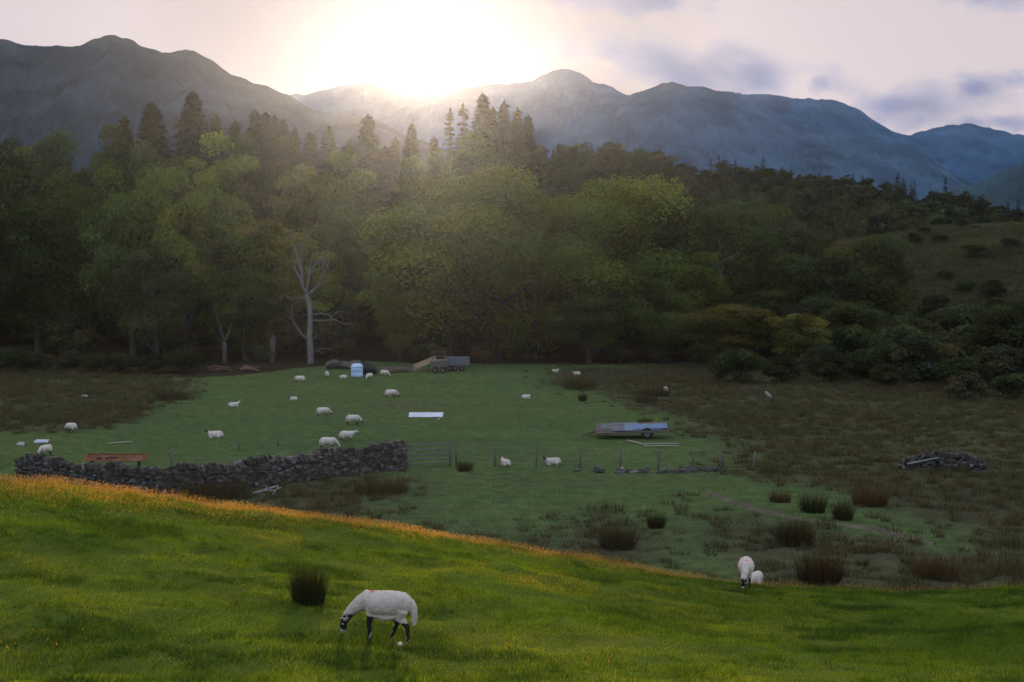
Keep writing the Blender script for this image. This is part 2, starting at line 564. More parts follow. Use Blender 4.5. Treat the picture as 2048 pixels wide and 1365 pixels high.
mountain("hill", [(900, 330), (1000, 300), (1100, 262), (1180, 225), (1240, 196), (1270, 186), (1300, 177), (1325, 168), (1345, 166), (1375, 172), (1410, 175), (1450, 184), (1475, 192), (1500, 205),
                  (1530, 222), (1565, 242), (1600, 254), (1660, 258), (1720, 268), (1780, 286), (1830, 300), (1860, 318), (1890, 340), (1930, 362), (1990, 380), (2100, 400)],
         435, 0, 555, 109, 6.5, HAZE_GRN, HAZE_ROCK, 1.05, craggy=1.0)
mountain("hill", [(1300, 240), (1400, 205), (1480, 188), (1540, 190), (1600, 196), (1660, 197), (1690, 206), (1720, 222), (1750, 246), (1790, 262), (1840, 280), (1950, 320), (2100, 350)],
         570, 6, 675, 113, 5.5, (0.052, 0.104, 0.170), (0.070, 0.130, 0.205), 1.05)  # bluer still: haze tint put into this farther slope
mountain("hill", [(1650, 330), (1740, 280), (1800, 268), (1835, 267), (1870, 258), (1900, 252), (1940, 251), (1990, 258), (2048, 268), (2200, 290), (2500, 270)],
         570, 6, 690, 127, 5, (0.048, 0.100, 0.170), (0.064, 0.124, 0.200), 1.05)  # farthest hill, its haze blue also painted into the colours
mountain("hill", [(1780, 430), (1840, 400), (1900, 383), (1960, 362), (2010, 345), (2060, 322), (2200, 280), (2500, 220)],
         425, -2, 500, 131, 4, HAZE_GRN, HAZE_BRN, 1.05)

# wooded ridge in the middle distance
WR = [(900, 345), (1050, 330), (1160, 328), (1230, 332), (1300, 348), (1400, 362), (1500, 376), (1600, 386), (1700, 396), (1800, 408), (1900, 428), (2000, 452), (2100, 470), (2300, 500)]
wooded = mountain("hill", WR, 285, -5, 420, 137, 3.5, (0.06, 0.065, 0.035), (0.05, 0.06, 0.03), 1.1)


# ------------------------------------------------------------------ trees
def quads(P, N, T, a, b):
    """rhombic leaves: centres P, normals N, tangents T, half sizes a (along T) and b"""
    N = N / (np.linalg.norm(N, axis=1, keepdims=True) + 1e-9)
    T = T - N * (T * N).sum(1, keepdims=True)
    T = T / (np.linalg.norm(T, axis=1, keepdims=True) + 1e-9)
    B = np.cross(N, T)
    V = np.stack([P - T * a[:, None], P + B * b[:, None], P + T * a[:, None], P - B * b[:, None]], 1).reshape(-1, 3)
    return V, np.arange(len(V)).reshape(-1, 4)


def broadleaf(seed, H, W, base, nb, nl, tint, leaf=0.28, flat=0.72, blob=(0.13, 0.25), shell=(0.35, 0.84)):
    rng = np.random.default_rng(seed); rr = random.Random(seed)
    zc = H * (base + 1) / 2; az = H * (1 - base) / 2; ax = W / 2
    d = rng.normal(size=(nb, 3)); d /= np.linalg.norm(d, axis=1, keepdims=True)
    rad = rng.uniform(shell[0], shell[1], nb) ** 0.75
    th = np.arctan2(d[:, 1], d[:, 0])
    lump = 1 + 0.16 * np.sin(2 * th + seed) + 0.12 * np.sin(3 * th + 2.1 * seed) + 0.10 * np.sin(5 * d[:, 2] + seed)
    C = d * (rad * lump)[:, None] * np.array([ax, ax, az]) * 0.86 + np.array([0, 0, zc])
    br = rng.uniform(blob[0], blob[1], nb) * W * 0.8
    k = rng.choice(nb, nl, p=(br ** 2) / (br ** 2).sum())
    dd = rng.normal(size=(nl, 3)); dd[:, 2] = np.abs(dd[:, 2]) * np.where(rng.random(nl) < 0.8, 1, -0.8); dd /= np.linalg.norm(dd, axis=1, keepdims=True)
    rf = rng.uniform(0.55, 1.05, nl)
    P = C[k] + dd * (br[k] * rf)[:, None] * np.array([1, 1, flat]) + rng.normal(size=(nl, 3)) * 0.12
    N = dd * 0.6 + rng.normal(size=(nl, 3)) * 0.55 + np.array([0, 0, 0.35])
    sz = rng.uniform(0.55, 1.2, nl) * leaf
    V, Q = quads(P, N, rng.normal(size=(nl, 3)), sz, sz * 0.62)
    clump = rng.uniform(0.6, 1.45, nb)[k]
    warm = rng.uniform(-1, 1, nb)[k]
    c = np.array(tint)[None] * (clump * rng.uniform(0.8, 1.2, nl))[:, None]
    c[:, 0] *= 1 + 0.18 * warm; c[:, 2] *= 1 - 0.15 * warm
    crown = mesh_np("crown", V, Q, np.repeat(c, 4, 0))
    m = MB(); bc = (0.07, 0.058, 0.045)
    tr = H * 0.018 + 0.12
    top = Vector((rr.uniform(-.5, .5), rr.uniform(-.5, .5), H * (base + (1 - base) * 0.5)))
    mid = Vector((rr.uniform(-.3, .3), rr.uniform(-.3, .3), H * base * 0.8))
    m.tube([(0, 0, -0.8), (0, 0, 0.15), mid, top], [tr * 1.5, tr * 1.15, tr * 0.85, tr * 0.3], 9, bc)
    for i in rng.choice(nb, min(14, nb), replace=False):
        f = rr.uniform(0.25, 0.9)
        st = mid.lerp(top, f) if rr.random() < 0.8 else Vector((0, 0, H * base * 0.6))
        e = Vector(C[i]); md = st.lerp(e, 0.5) + Vector((0, 0, -0.06 * (e - st).length))
        m.tube([st, md, e], [tr * 0.42, tr * 0.26, tr * 0.08], 6, bc)
    return crown, m.mesh("trunk", True)


def conifer(seed, H, W, tint, dens=1.0, base=0.06, droop=0.35):
    rng = np.random.default_rng(seed)
    Ps, Ns, Ts, As, Bs, Cs = [], [], [], [], [], []
    z = H * base
    while z < H * 0.985:
        f = (z - H * base) / (H * (1 - base))
        L0 = W / 2 * (1 - f) ** 0.85 * (0.93 if f > 0.08 else 0.7) + 0.12
        nbr = max(3, int((7 - 3 * f) * dens + rng.random()))
        ph = rng.uniform(0, 6.28)
        for b in range(nbr):
            if rng.random() > 0.55 + 0.45 * dens: continue
            L = L0 * rng.uniform(0.62, 1.12)
            q = ph + 6.283 * b / nbr + rng.normal() * 0.25
            n = max(3, int(L / 0.32))
            t = np.linspace(0.15, 1, n)
            x = np.cos(q) * L * t; y = np.sin(q) * L * t
            zz = z - droop * L * t ** 1.6 + 0.14 * L * t ** 4 + rng.normal() * 0.08
            for side in (0, 1, -1):
                off = side * 0.22 * L * (1 - t) * rng.uniform(0.6, 1.2, n) + rng.normal(size=n) * 0.05
                P = np.stack([x - np.sin(q) * off, y + np.cos(q) * off, zz - abs(side) * 0.05 - rng.uniform(0, 0.15, n)], 1)
                Ps.append(P)
                Ns.append(np.array([0.25 * np.cos(q), 0.25 * np.sin(q), 0.8])[None] + rng.normal(size=(n, 3)) * 0.45)
                Ts.append(np.array([np.cos(q + side * 0.6), np.sin(q + side * 0.6), -droop])[None] + rng.normal(size=(n, 3)) * 0.2)
                a = rng.uniform(0.30, 0.55, n); As.append(a); Bs.append(a * rng.uniform(0.35, 0.6, n))
                Cs.append(np.array(tint)[None] * rng.uniform(0.7, 1.3, n)[:, None])
        z += rng.uniform(0.32, 0.55) / max(dens, 0.6)
    n = 14
    zt = np.linspace(H * 0.95, H, n)
    Ps.append(np.stack([rng.normal(size=n) * 0.06, rng.normal(size=n) * 0.06, zt], 1)); Ns.append(rng.normal(size=(n, 3))); Ts.append(np.tile([0, 0, 1.0], (n, 1)))
    As.append(np.full(n, 0.3)); Bs.append(np.full(n, 0.09)); Cs.append(np.tile(tint, (n, 1)))
    V, Q = quads(np.concatenate(Ps), np.concatenate(Ns), np.concatenate(Ts), np.concatenate(As), np.concatenate(Bs))
    crown = mesh_np("crown", V, Q, np.repeat(np.concatenate(Cs), 4, 0))
    m = MB()
    m.tube([(0, 0, -0.8), (0, 0, H * 0.3), (0, 0, H * 0.97)], [H * 0.016, H * 0.011, 0.03], 8, (0.06, 0.045, 0.035))
    return crown, m.mesh("trunk", True)


G1, G2, G3, G4 = (0.074, 0.102, 0.026), (0.132, 0.162, 0.036), (0.070, 0.086, 0.032), (0.135, 0.132, 0.040)
PR = {}
PR['oak'] = (broadleaf(1, 20, 19, 0.10, 60, 22000, G1), 20, 19)
PR['oak_b'] = (broadleaf(2, 20, 17, 0.08, 55, 20000, G3), 20, 17)
PR['ash'] = (broadleaf(3, 20, 12, 0.12, 42, 15000, G2), 20, 12)
PR['ash_b'] = (broadleaf(4, 20, 13, 0.06, 44, 16000, G1), 20, 13)
PR['lime'] = (broadleaf(5, 20, 15, 0.05, 50, 18000, G4), 20, 15)
PR['dark'] = (broadleaf(6, 20, 14, 0.10, 46, 16000, (0.050, 0.064, 0.026)), 20, 14)
PR['giant'] = (broadleaf(7, 23, 24, 0.03, 95, 95000, G2, leaf=0.20, flat=0.8, blob=(0.09, 0.21), shell=(0.55, 0.97)), 23, 24)
PR['bush'] = (broadleaf(8, 6, 8, 0.0, 30, 5000, (0.055, 0.070, 0.030), leaf=0.24), 6, 8)
PR['bush_b'] = (broadleaf(9, 6, 7, 0.0, 26, 4500, (0.060, 0.060, 0.032), leaf=0.24), 6, 7)
CT = (0.048, 0.064, 0.025)
PR['spruce'] = (conifer(11, 26, 9.0, CT, 1.5), 26, 9.0)
PR['spruce_b'] = (conifer(12, 26, 7.5, CT, 1.35), 26, 7.5)
PR['spruce_c'] = (conifer(13, 26, 8.0, (0.055, 0.066, 0.024), 1.2, droop=0.5), 26, 8.0)
PR['thin'] = (conifer(14, 26, 4.2, CT, 0.5, base=0.3, droop=0.2), 26, 4.2)
PR['larch'] = (conifer(15, 26, 7.5, (0.072, 0.078, 0.024), 1.1, droop=0.15), 26, 7.5)
NAMES = {'oak': 'oak_tree', 'oak_b': 'oak_tree', 'ash': 'ash_tree', 'ash_b': 'ash_tree', 'lime': 'broadleaf_tree', 'dark': 'broadleaf_tree', 'giant': 'broadleaf_tree', 'bush': 'bush', 'bush_b': 'bush',
         'spruce': 'spruce_tree', 'spruce_b': 'spruce_tree', 'spruce_c': 'spruce_tree', 'thin': 'pine_tree', 'larch': 'larch_tree'}
rt = random.Random(77)


def tree(kind, px, pytop, Y, wpx, label, group=None, lean=0.0, pybase=None):
    (crown, trunk), H0, W0 = PR[kind]
    top = at(px, pytop, Y)
    zb = zg1(top.x, Y)
    H = max(2.0, top.z - zb); Wd = wpx / F * Y
    if 'bush' in kind: Wd = min(Wd, H * 1.75); H = min(H, Wd * 1.1)
    t = thing(NAMES[kind], label, 'bush' if 'bush' in kind else 'tree', (top.x, Y, zb), rt.uniform(0, 6.28), group)
    t.scale = (Wd / W0, Wd / W0, H / H0)
    if lean: t.rotation_euler.y = lean; t.rotation_euler.z = 0
    conif = kind in ('spruce', 'spruce_b', 'spruce_c', 'thin', 'larch')
    link('crown', crown, M['needle'] if conif else M['leaf'], t)
    link('trunk', trunk, M['bark'], t)
    return t


SK = 'conifers along the forest skyline'
for a in [
    ('spruce', 385, 183, 222, 150, 'tallest dark pointed spruce on the skyline below the craggy fell'),
    ('spruce_b', 303, 203, 226, 130, 'broad spruce with a blunt tip just before the tallest dark spruce'),
    ('spruce_c', 248, 233, 224, 110, 'shorter ragged spruce beside a rounded broadleaf crown under the fell'),
    ('larch', 432, 230, 226, 90, 'low feathery larch directly beside the tallest dark spruce'),
    ('spruce_b', 470, 240, 228, 90, 'small spruce half sunk between the larch and a cluster of narrow tops'),
    ('spruce', 510, 219, 224, 95, 'tallest of the cluster of narrow spruce tops below the fell slope'),
    ('spruce_b', 531, 222, 229, 80, 'second narrow top of the spruce cluster below the fell slope'),
    ('spruce_c', 549, 229, 225, 80, 'third narrow top of the spruce cluster, a little lower than its neighbours'),
    ('spruce_b', 567, 238, 221, 75, 'last and lowest narrow top of the spruce cluster'),
    ('spruce_c', 590, 256, 223, 80, 'small hazy spruce in the dip after the spruce cluster'),
    ('larch', 620, 260, 226, 90, 'feathery larch in the hazy dip of the skyline'),
    ('spruce_b', 658, 254, 222, 90, 'slim hazy spruce between the skyline dip and the glowing pointed spruce'),
    ('spruce', 736, 230, 222, 115, 'glowing pointed spruce right below the low sunlit ridge end'),
    ('larch', 700, 278, 214, 100, 'low larch at the foot of the glowing pointed spruce'),
    ('spruce_c', 790, 275, 216, 90, 'low spruce in the brightest part of the sun haze'),
    ('spruce', 823, 246, 222, 85, 'narrow spruce standing alone in the sun haze'),
    ('spruce_b', 868, 272, 224, 70, 'small slim spruce between the lone spruce and the tall thin pine'),
    ('thin', 900, 218, 226, 60, 'thin sparse pine at the edge of the tall conifer clump'),
    ('thin', 926, 208, 229, 70, 'second thin pine, pressed against the tall conifer clump'),
    ('spruce', 966, 186, 222, 115, 'highest conifer of the tall clump against the hazy mountains'),
    ('spruce_c', 1008, 202, 225, 100, 'second highest conifer of the tall clump, with a split top'),
    ('larch', 1035, 216, 222, 90, 'feathery conifer on the falling shoulder of the tall clump'),
    ('spruce_b', 1056, 228, 227, 75, 'outermost narrow conifer of the tall clump'),
    ('spruce_c', 985, 215, 216, 100, 'lower conifer in the middle of the tall clump'),
]:
    tree(a[0], a[1], a[2], a[3], a[4] * (1.55 if a[0] != 'thin' else 1.2), a[5], group=SK)
tree('thin', 1098, 276, 205, 70, 'leaning ragged pine bending over the dome of the great tree', SK, lean=0.5)
tree('thin', 1184, 296, 205, 60, 'leaning spike of a pine behind the falling shoulder of the great tree', SK, lean=0.3)

BK = 'broadleaf trees of the upper wood'
for a in [
    ('dark', -30, 225, 205, 190, 'rounded dark tree cut off by the photo edge, uppermost row'),
    ('oak_b', 62, 224, 208, 180, 'dark domed tree with the highest rounded crown under the craggy fell'),
    ('dark', 130, 285, 196, 150, 'lower dark crown stepping down from the highest domed crown'),
    ('ash_b', 215, 255, 205, 130, 'dark upright crown beside the shorter ragged spruce'),
    ('oak_b', 330, 250, 200, 140, 'dark rounded crown filling the gap under the two big spruces'),
    ('ash', 440, 262, 200, 190, 'green upright crown below the feathery larch'),
    ('oak', 530, 260, 203, 200, 'broad green crown under the cluster of narrow spruce tops'),
    ('lime', 620, 284, 200, 190, 'yellow-green crown in the haze below the skyline dip'),
    ('ash', 700, 296, 197, 170, 'hazy upright crown below the glowing pointed spruce'),
    ('spruce', 770, 292, 200, 190, 'hazy conifer standing lower than the skyline in the sun beam'),
    ('oak', 850, 300, 200, 180, 'hazy rounded crown below the lone narrow spruce'),
    ('ash_b', 935, 270, 206, 170, 'hazy crown at the foot of the thin pines'),
    ('oak', 1000, 285, 208, 170, 'crown behind the dome of the great tree, under the conifer clump'),
]:
    tree(*a, group=BK)

FR = 'broadleaf trees along the front of the wood'
for a in [
    ('oak_b', -60, 330, 152, 260, 'dark oak cut off by the photo edge at the end of the front row'),
    ('oak', 70, 325, 156, 250, 'broad dark oak whose green top catches light, above the brown moor patch'),
    ('ash_b', 175, 380, 163, 170, 'narrow dark crown squeezed between two broad oaks'),
    ('oak', 260, 318, 155, 240, 'broad green-topped oak in the middle of the dark corner of the wood'),
    ('ash', 365, 330, 152, 150, 'tree with a bright green hanging curtain of leaves at its side'),
    ('dark', 310, 470, 148, 170, 'low dark rounded tree in front of the two broad oaks'),
    ('ash_b', 450, 430, 154, 180, 'green round crown behind the small forked dead tree'),
    ('lime', 560, 400, 160, 190, 'yellow-green domed crown rising behind the tall dead tree'),
    ('oak', 700, 385, 160, 190, 'hazy domed crown in the light beams beside the tall dead tree'),
    ('ash_b', 490, 540, 149, 150, 'low leafy tree between the forked dead tree and the tall dead tree'),
    ('ash', 640, 500, 157, 160, 'shaded crown directly behind the tall dead tree'),
    ('ash', 790, 450, 157, 150, 'slender crown in the pink light beam behind the pile of timber'),
    ('giant', 1062, 300, 152, 560, 'great domed tree, largest in the wood, bright green at its top'),
    ('oak', 900, 400, 154, 200, 'shoulder tree merging into the great domed tree above the farm trailer'),
    ('oak', 1190, 350, 158, 290, 'yellow-green crown forming the falling shoulder of the great tree'),
    ('lime', 800, 560, 149, 130, 'low hazy green tree in the pink beam behind the timber pile'),
    ('ash_b', 1180, 560, 146, 190, 'low leafy tree under the edge of the great dome beside the field'),
    ('dark', 1330, 368, 172, 230, 'dark crown just beyond the great dome'),
    ('oak_b', 1410, 372, 168, 250, 'dark domed crown with a pale bare branch below it'),
    ('oak', 1495, 402, 176, 240, 'dull green crown stepping down from the dark domed crown'),
    ('dark', 1570, 430, 180, 230, 'smaller dark crown before the big flat-topped dark tree'),
    ('oak_b', 1690, 446, 160, 260, 'big flat-topped dark tree at the foot of the rough hill'),
    ('dark', 1765, 462, 166, 110, 'side crown jutting out of the big flat-topped dark tree'),
    ('lime', 1440, 590, 140, 210, 'low brownish round tree in front of the pale bare branch'),
    ('ash_b', 1330, 560, 147, 150, 'shaded upright tree beside the brownish round tree'),
    ('ash', 1390, 500, 152, 160, 'greyish green crown under the dark domed crown'),
    ('lime', 1600, 610, 138, 150, 'low grey-green tree at the edge of the moor'),
    ('oak_b', 1690, 580, 145, 190, 'dark low crown under the big flat-topped tree'),
    ('dark', 1520, 560, 150, 160, 'dark crown in the hollow between brownish and grey-green trees'),
]:
    tree(*a, group=FR)
for i in range(34):                      # the inside of the wood, glimpsed in the gaps
    px = -60 + 50 * i + rt.uniform(-15, 15)
    Yd = rt.choice([170, 178, 186])
    topy = 420 if px < 1150 else 500
    tree(rt.choice(['dark', 'ash_b', 'oak_b', 'ash']), px, topy + rt.uniform(-20, 60), Yd, rt.uniform(120, 170),
         'shaded tree deep inside the wood, glimpsed behind the front row', 'trees deep inside the wood')
for i in range(46):
    px = -80 + 38 * i + rt.uniform(-14, 14)
    Yd = rt.choice([153, 160, 168, 190])
    if px > 1500 and Yd > 165: continue
    g_ = us(px, 600)[0] * Yd
    zb_ = zg1(float(g_), Yd); sy = 518 - (zb_ + rt.uniform(3.5, 6)) / Yd * F
    tree(rt.choice(['bush', 'bush_b']), px, sy, Yd, rt.uniform(130, 200), 'shady bush of the undergrowth between the trunks of the wood', 'undergrowth bushes between the trunks')
HB = 'bushes and small trees on the rough hill'
for a in [
    ('dark', 1952, 486, 215, 60, 'small dark cone-shaped tree alone on the rough hill'),
    ('bush', 2020, 505, 220, 90, 'grey-green bush near the top of the rough hill at the photo edge'),
    ('bush_b', 1870, 590, 175, 130, 'dull brown-green bush halfway up the rough hill'),
    ('bush', 1930, 560, 190, 120, 'rounded grey bush below the small cone-shaped tree'),
    ('bush', 1800, 560, 185, 110, 'bush beside the big flat-topped dark tree'),
    ('dark', 2035, 575, 125, 190, 'very dark tree at the photo edge above the moor'),
    ('bush', 1960, 640, 128, 190, 'wide grey-green bush beneath the very dark edge tree'),
    ('bush_b', 1860, 670, 122, 170, 'low wide bush at the foot of the rough hill, nearer the wood'),
    ('bush', 1770, 680, 128, 130, 'low dark bush in the hollow between wood and rough hill'),
    ('bush_b', 2060, 690, 118, 170, 'dark bush at the photo edge right above the brown moor'),
    ('bush', 1930, 710, 116, 130, 'low black-green bush along the foot of the hill above the moor'),
    ('bush_b', 2010, 600, 160, 110, 'brownish bush on the slope behind the very dark edge tree'),
    ('bush', 1880, 520, 232, 80, 'small bush under the crest of the rough hill'),
]:
    tree(*a, group=HB)
for px, py, Yd, wp in [(1780, 520, 200, 110), (1830, 500, 235, 90), (1905, 610, 165, 130), (1985, 560, 185, 110), (1830, 620, 150, 150), (1790, 640, 140, 140), (1900, 660, 135, 150), (1985, 690, 120, 150), (1840, 710, 122, 140), (1770, 730, 118, 120), (1720, 700, 126, 130), (2030, 740, 108, 160),
                       (1930, 745, 108, 150), (1850, 470, 258, 80), (1930, 470, 262, 90), (2010, 462, 262, 90), (1700, 640, 138, 130), (1640, 690, 130, 120), (1950, 600, 160, 120), (1890, 560, 200, 100), (2040, 640, 130, 140), (1795, 585, 170, 120)]:
    tree(rt.choice(['bush', 'bush_b']), px, py, Yd, wp, 'one of many dull shrubs growing into each other on the rough hillside', 'shrubs covering the rough hillside')
UB = 'low bushes at the forest edge'
for px, py, wp, lab in [(30, 690, 150, 'dark bush under the broad oak behind the brown moor patch'), (140, 700, 130, 'dark bush beneath the narrow squeezed crown'),
                        (245, 700, 120, 'dark bush in the shade behind the moor patch, nearer the broken pallets'), (370, 690, 110, 'shady bush close to the broken pallets'),
                        (530, 702, 80, 'low mound of brambles beside the broken pale trunk'), (850, 680, 120, 'hazy bush behind the farm trailer'),
                        (960, 695, 110, 'dark bush beyond the end of the farm trailer'), (1240, 700, 110, 'bush in the dark gap under the great tree edge'),
                        (1320, 705, 90, 'low bush beside the worn track at the wood end'), (1660, 705, 120, 'dark bush on the moor edge under the big flat-topped tree'), (1470, 690, 120, 'low brown bush in front of the brownish round tree'), (1560, 712, 110, 'low bush at the moor edge near the short pale log'), (80, 715, 120, 'low dark bush at the back of the brown moor patch'), (300, 712, 110, 'low dark bush between moor patch and broken pallets'), (190, 712, 110, 'dark bush in the shade above the pale rock of the moor patch')]:
    tree('bush' if px % 20 else 'bush_b', px, py, (134 if px < 400 else 146) if px < 1400 else 122, wp, lab, UB)

# the distant wooded ridge: small trees, one mesh each
FP = []
for sd_ in range(5):
    cr, tk = broadleaf(30 + sd_, 10, 9 - sd_ * 0.5, 0.02, 22, 1300, (0.045, 0.062, 0.026) if sd_ % 2 else (0.056, 0.066, 0.028), leaf=0.5)
    FP.append((cr, 'ridge_tree'))
for sd_ in range(3):
    cr, tk = conifer(50 + sd_, 12, 4.5, (0.04, 0.055, 0.026), 0.6)
    FP.append((cr, 'ridge_conifer'))
rw = random.Random(5)
wu, ws = us([p[0] for p in WR], [p[1] for p in WR])
wm = wooded.data
WV = np.array([v.co[:] for v in wm.vertices]) if len(wm.vertices) else None
nt_, nu_ = 146, 420
WG = WV.reshape(nt_, nu_, 3)
cnt = 0
while cnt < 298:
    row = int(130 * (rw.random() ** 0.6)) if cnt > 110 else rw.randint(120, 130)
    row = min(row, 129)
    if row < 30: continue
    col = rw.randint(50, 412)
    p = WG[row, col]
    k = rw.choice(FP[:5]) if rw.random() < 0.75 else rw.choice(FP[5:])
    o = link(k[1], k[0], M['leaf'] if k[1] == 'ridge_tree' else M['needle'], None, Vector(p) + Vector((0, 0, -0.4)))
    sc = rw.uniform(0.5, 0.85)
    o.scale = (sc * rw.uniform(.9, 1.2), sc * rw.uniform(.9, 1.2), sc * rw.uniform(0.8, 1.1)); o.rotation_euler.z = rw.uniform(0, 6.28)
    if k[1] == 'ridge_tree':
        tag(o, 'small rounded tree in the distant wood on the blue-green ridge', 'tree', 'trees of the distant wooded ridge')
    else:
        tag(o, 'small pointed conifer in the distant wood on the blue-green ridge', 'tree', 'conifers of the distant wooded ridge')
    cnt += 1

rq = np.random.default_rng(8)
nq = 90000
ri = rq.uniform(14, 129, nq); ci = rq.uniform(20, 414, nq)
r0 = ri.astype(int); c0 = ci.astype(int); fr_ = (ri - r0)[:, None]; fc_ = (ci - c0)[:, None]
Pq = (WG[r0, c0] * (1 - fr_) + WG[r0 + 1, c0] * fr_) * (1 - fc_) + (WG[r0, c0 + 1] * (1 - fr_) + WG[r0 + 1, c0 + 1] * fr_) * fc_
lumpq = np.clip(.5 + 1.1 * fbm(Pq[:, 0] * .22, Pq[:, 1] * .22, 801, 3), 0.05, 1.2)
Pq[:, 2] += lumpq * 3.2 * rq.uniform(.1, 1, nq)
Vq, Qq = quads(Pq, rq.normal(size=(nq, 3)) + np.array([0, -.3, .8]), rq.normal(size=(nq, 3)), rq.uniform(.35, .75, nq), rq.uniform(.25, .5, nq))
Cq = np.array((0.052, 0.064, 0.028))[None] * (.6 + .7 * vnoise(Pq[:, 0] * .1, Pq[:, 1] * .1, 811))[:, None] * rq.uniform(.75, 1.25, nq)[:, None]
tag(link('woodland', mesh_np('woodland', Vq, Qq, np.repeat(Cq, 4, 0)), M['leaf']), 'continuous scrubby wood covering the distant ridge', 'woodland', kind='stuff')

# ---- bare and dead trees
def limbs(name_mb, lines, Y, col, origin, rng, zs=0.6, twigs=True):
    for pts, r0, r1 in lines:
        n = len(pts); dy = rng.uniform(-zs, zs)
        P = []
        for i, (a, b) in enumerate(pts):
            p = at(a, b, Y)
            p.y += dy * (i / max(1, n - 1)) * 1.6
            P.append(p - origin)
        # rounded: insert midpoints with a slight crook
        Q = []; Rr = []
        for i in range(n - 1):
            Q.append(P[i]); Rr.append(r0 + (r1 - r0) * i / (n - 1))
            L = (P[i + 1] - P[i]).length
            Q.append(P[i].lerp(P[i + 1], 0.5) + Vector((rng.uniform(-1, 1), rng.uniform(-1, 1), rng.uniform(-1, 1))) * 0.04 * L); Rr.append(r0 + (r1 - r0) * (i + 0.5) / (n - 1))
        Q.append(P[-1]); Rr.append(r1)
        name_mb.tube(Q, Rr, 7, col)
        if r0 < 0.2 and twigs:
            for _ in range(max(2, int(len(Q) * 0.9))):
                i = rng.randrange(1, len(Q)); d = (Q[i] - Q[i - 1]).normalized()
                e = Vector((rng.uniform(-1, 1), rng.uniform(-.7, .7), rng.uniform(-.3, 1))).normalized()
                st_ = Q[i].lerp(Q[i - 1], rng.random()); l_ = rng.uniform(.25, .9)
                md = st_ + (d * .5 + e * .6) * l_ * .55; en = md + (d * .3 + e * .5 + Vector((0, 0, rng.uniform(-.2, .3)))) * l_ * .6
                name_mb.tube([st_, md, en], [min(Rr[i], .03), .02, .009], 5, col)


rd = random.Random(12)
DY = 141.0
b0 = on_ground(621, 728, 100); DY = b0.y
dt = thing('dead_tree', 'tall bleached dead tree with bare forked limbs at the forest edge', 'tree', b0)
m = MB(); DC = (0.185, 0.158, 0.142)
limbs(m, [([(621, 730), (621, 700), (620, 657), (618, 605), (613, 589)], 0.36, 0.2)], DY, DC, b0, rd, 0.0)
m.obj('trunk', M['deadwood'], dt, True)
for L in [
    [([(613, 589), (603, 562), (592, 544), (587, 525), (586, 512)], 0.14, 0.04)],
    [([(606, 570), (601, 531), (591, 504), (582, 475), (579, 458)], 0.15, 0.03), ([(601, 531), (605, 499), (597, 473)], 0.08, 0.02), ([(605, 499), (609, 475), (613, 468)], 0.06, 0.02)],
    [([(613, 585), (619, 552), (621, 525), (628, 505)], 0.13, 0.03), ([(619, 552), (627, 533), (646, 515), (658, 496), (667, 480)], 0.10, 0.025), ([(646, 515), (661, 518), (657, 531), (650, 544)], 0.07, 0.03), ([(655, 502), (664, 497)], 0.03, 0.015)],
    [([(616, 590), (632, 577), (645, 557), (648, 538), (646, 520)], 0.12, 0.04), ([(632, 577), (644, 569), (652, 560)], 0.06, 0.02)],
    [([(614, 596), (594, 596), (579, 599), (564, 590)], 0.08, 0.02), ([(592, 597), (598, 611), (590, 615)], 0.06, 0.03), ([(564, 590), (562, 604)], 0.05, 0.05)],
    [([(622, 630), (642, 627), (663, 634), (675, 623)], 0.08, 0.025), ([(663, 634), (661, 640)], 0.04, 0.02)],
    [([(622, 641), (669, 639), (690, 648), (712, 652)], 0.09, 0.02)],
    [([(618, 680), (603, 668), (590, 648), (584, 628), (588, 610)], 0.12, 0.05)],
    [([(624, 708), (646, 697), (667, 702)], 0.07, 0.025)],
    [([(623, 680), (634, 673)], 0.07, 0.03)],
    [([(620, 612), (632, 605), (642, 606)], 0.05, 0.02)],
]:
    m = MB(); limbs(m, L, DY, DC, b0, rd); m.obj('limb', M['deadwood'], dt, True)
b1 = on_ground(450, 728, 100)
d2 = thing('dead_tree', 'small forked dead tree, grey and dim, behind the broken pallets', 'tree', b1)
m = MB(); c2 = (0.085, 0.073, 0.064)
limbs(m, [([(450, 730), (449, 684)], 0.28, 0.2)], b1.y, c2, b1, rd, 0); m.obj('trunk', M['deadwood'], d2, True)
for L in [[([(449, 686), (442, 659), (431, 621), (428, 600)], 0.14, 0.03)], [([(449, 684), (460, 659), (469, 621), (477, 590)], 0.15, 0.03), ([(469, 621), (462, 600)], 0.06, 0.02)]]:
    m = MB(); limbs(m, L, b1.y, c2, b1, rd, 0.3); m.obj('limb', M['deadwood'], d2, True)
b2 = on_ground(545, 726, 100)
m = MB(); limbs(m, [([(545, 728), (545, 702), (546, 678)], 0.34, 0.27)], b2.y, (0.10, 0.088, 0.075), b2, rd, 0)
m.box(at(547, 676, b2.y) - b2, (0.3, 0.25, 0.5), Matrix.Rotation(0.4, 3, 'Y'), (0.11, 0.095, 0.08))
o = m.obj('tree_stump', M['deadwood'], None, True); o.location = b2
tag(o, 'short pale broken trunk standing between the pallets and the tall dead tree', 'tree stump')
b3 = on_ground(1440, 760, 100)
sn = thing('bare_branch', 'pale bare crooked branch sticking out in front of the dark domed crown', 'branch', Vector((b3.x, 155, zg1(b3.x, 155))))
org = sn.location.copy()
m = MB(); limbs(m, [([(1452, 742), (1450, 640), (1444, 560), (1431, 514)], 0.13, 0.07), ([(1431, 514), (1441, 499), (1436, 480)], 0.09, 0.04), ([(1438, 528), (1455, 519), (1477, 507)], 0.08, 0.04)], 155, (0.13, 0.115, 0.095), org, rd, 0.2, False)
m.obj('limb', M['deadwood'], sn, True)

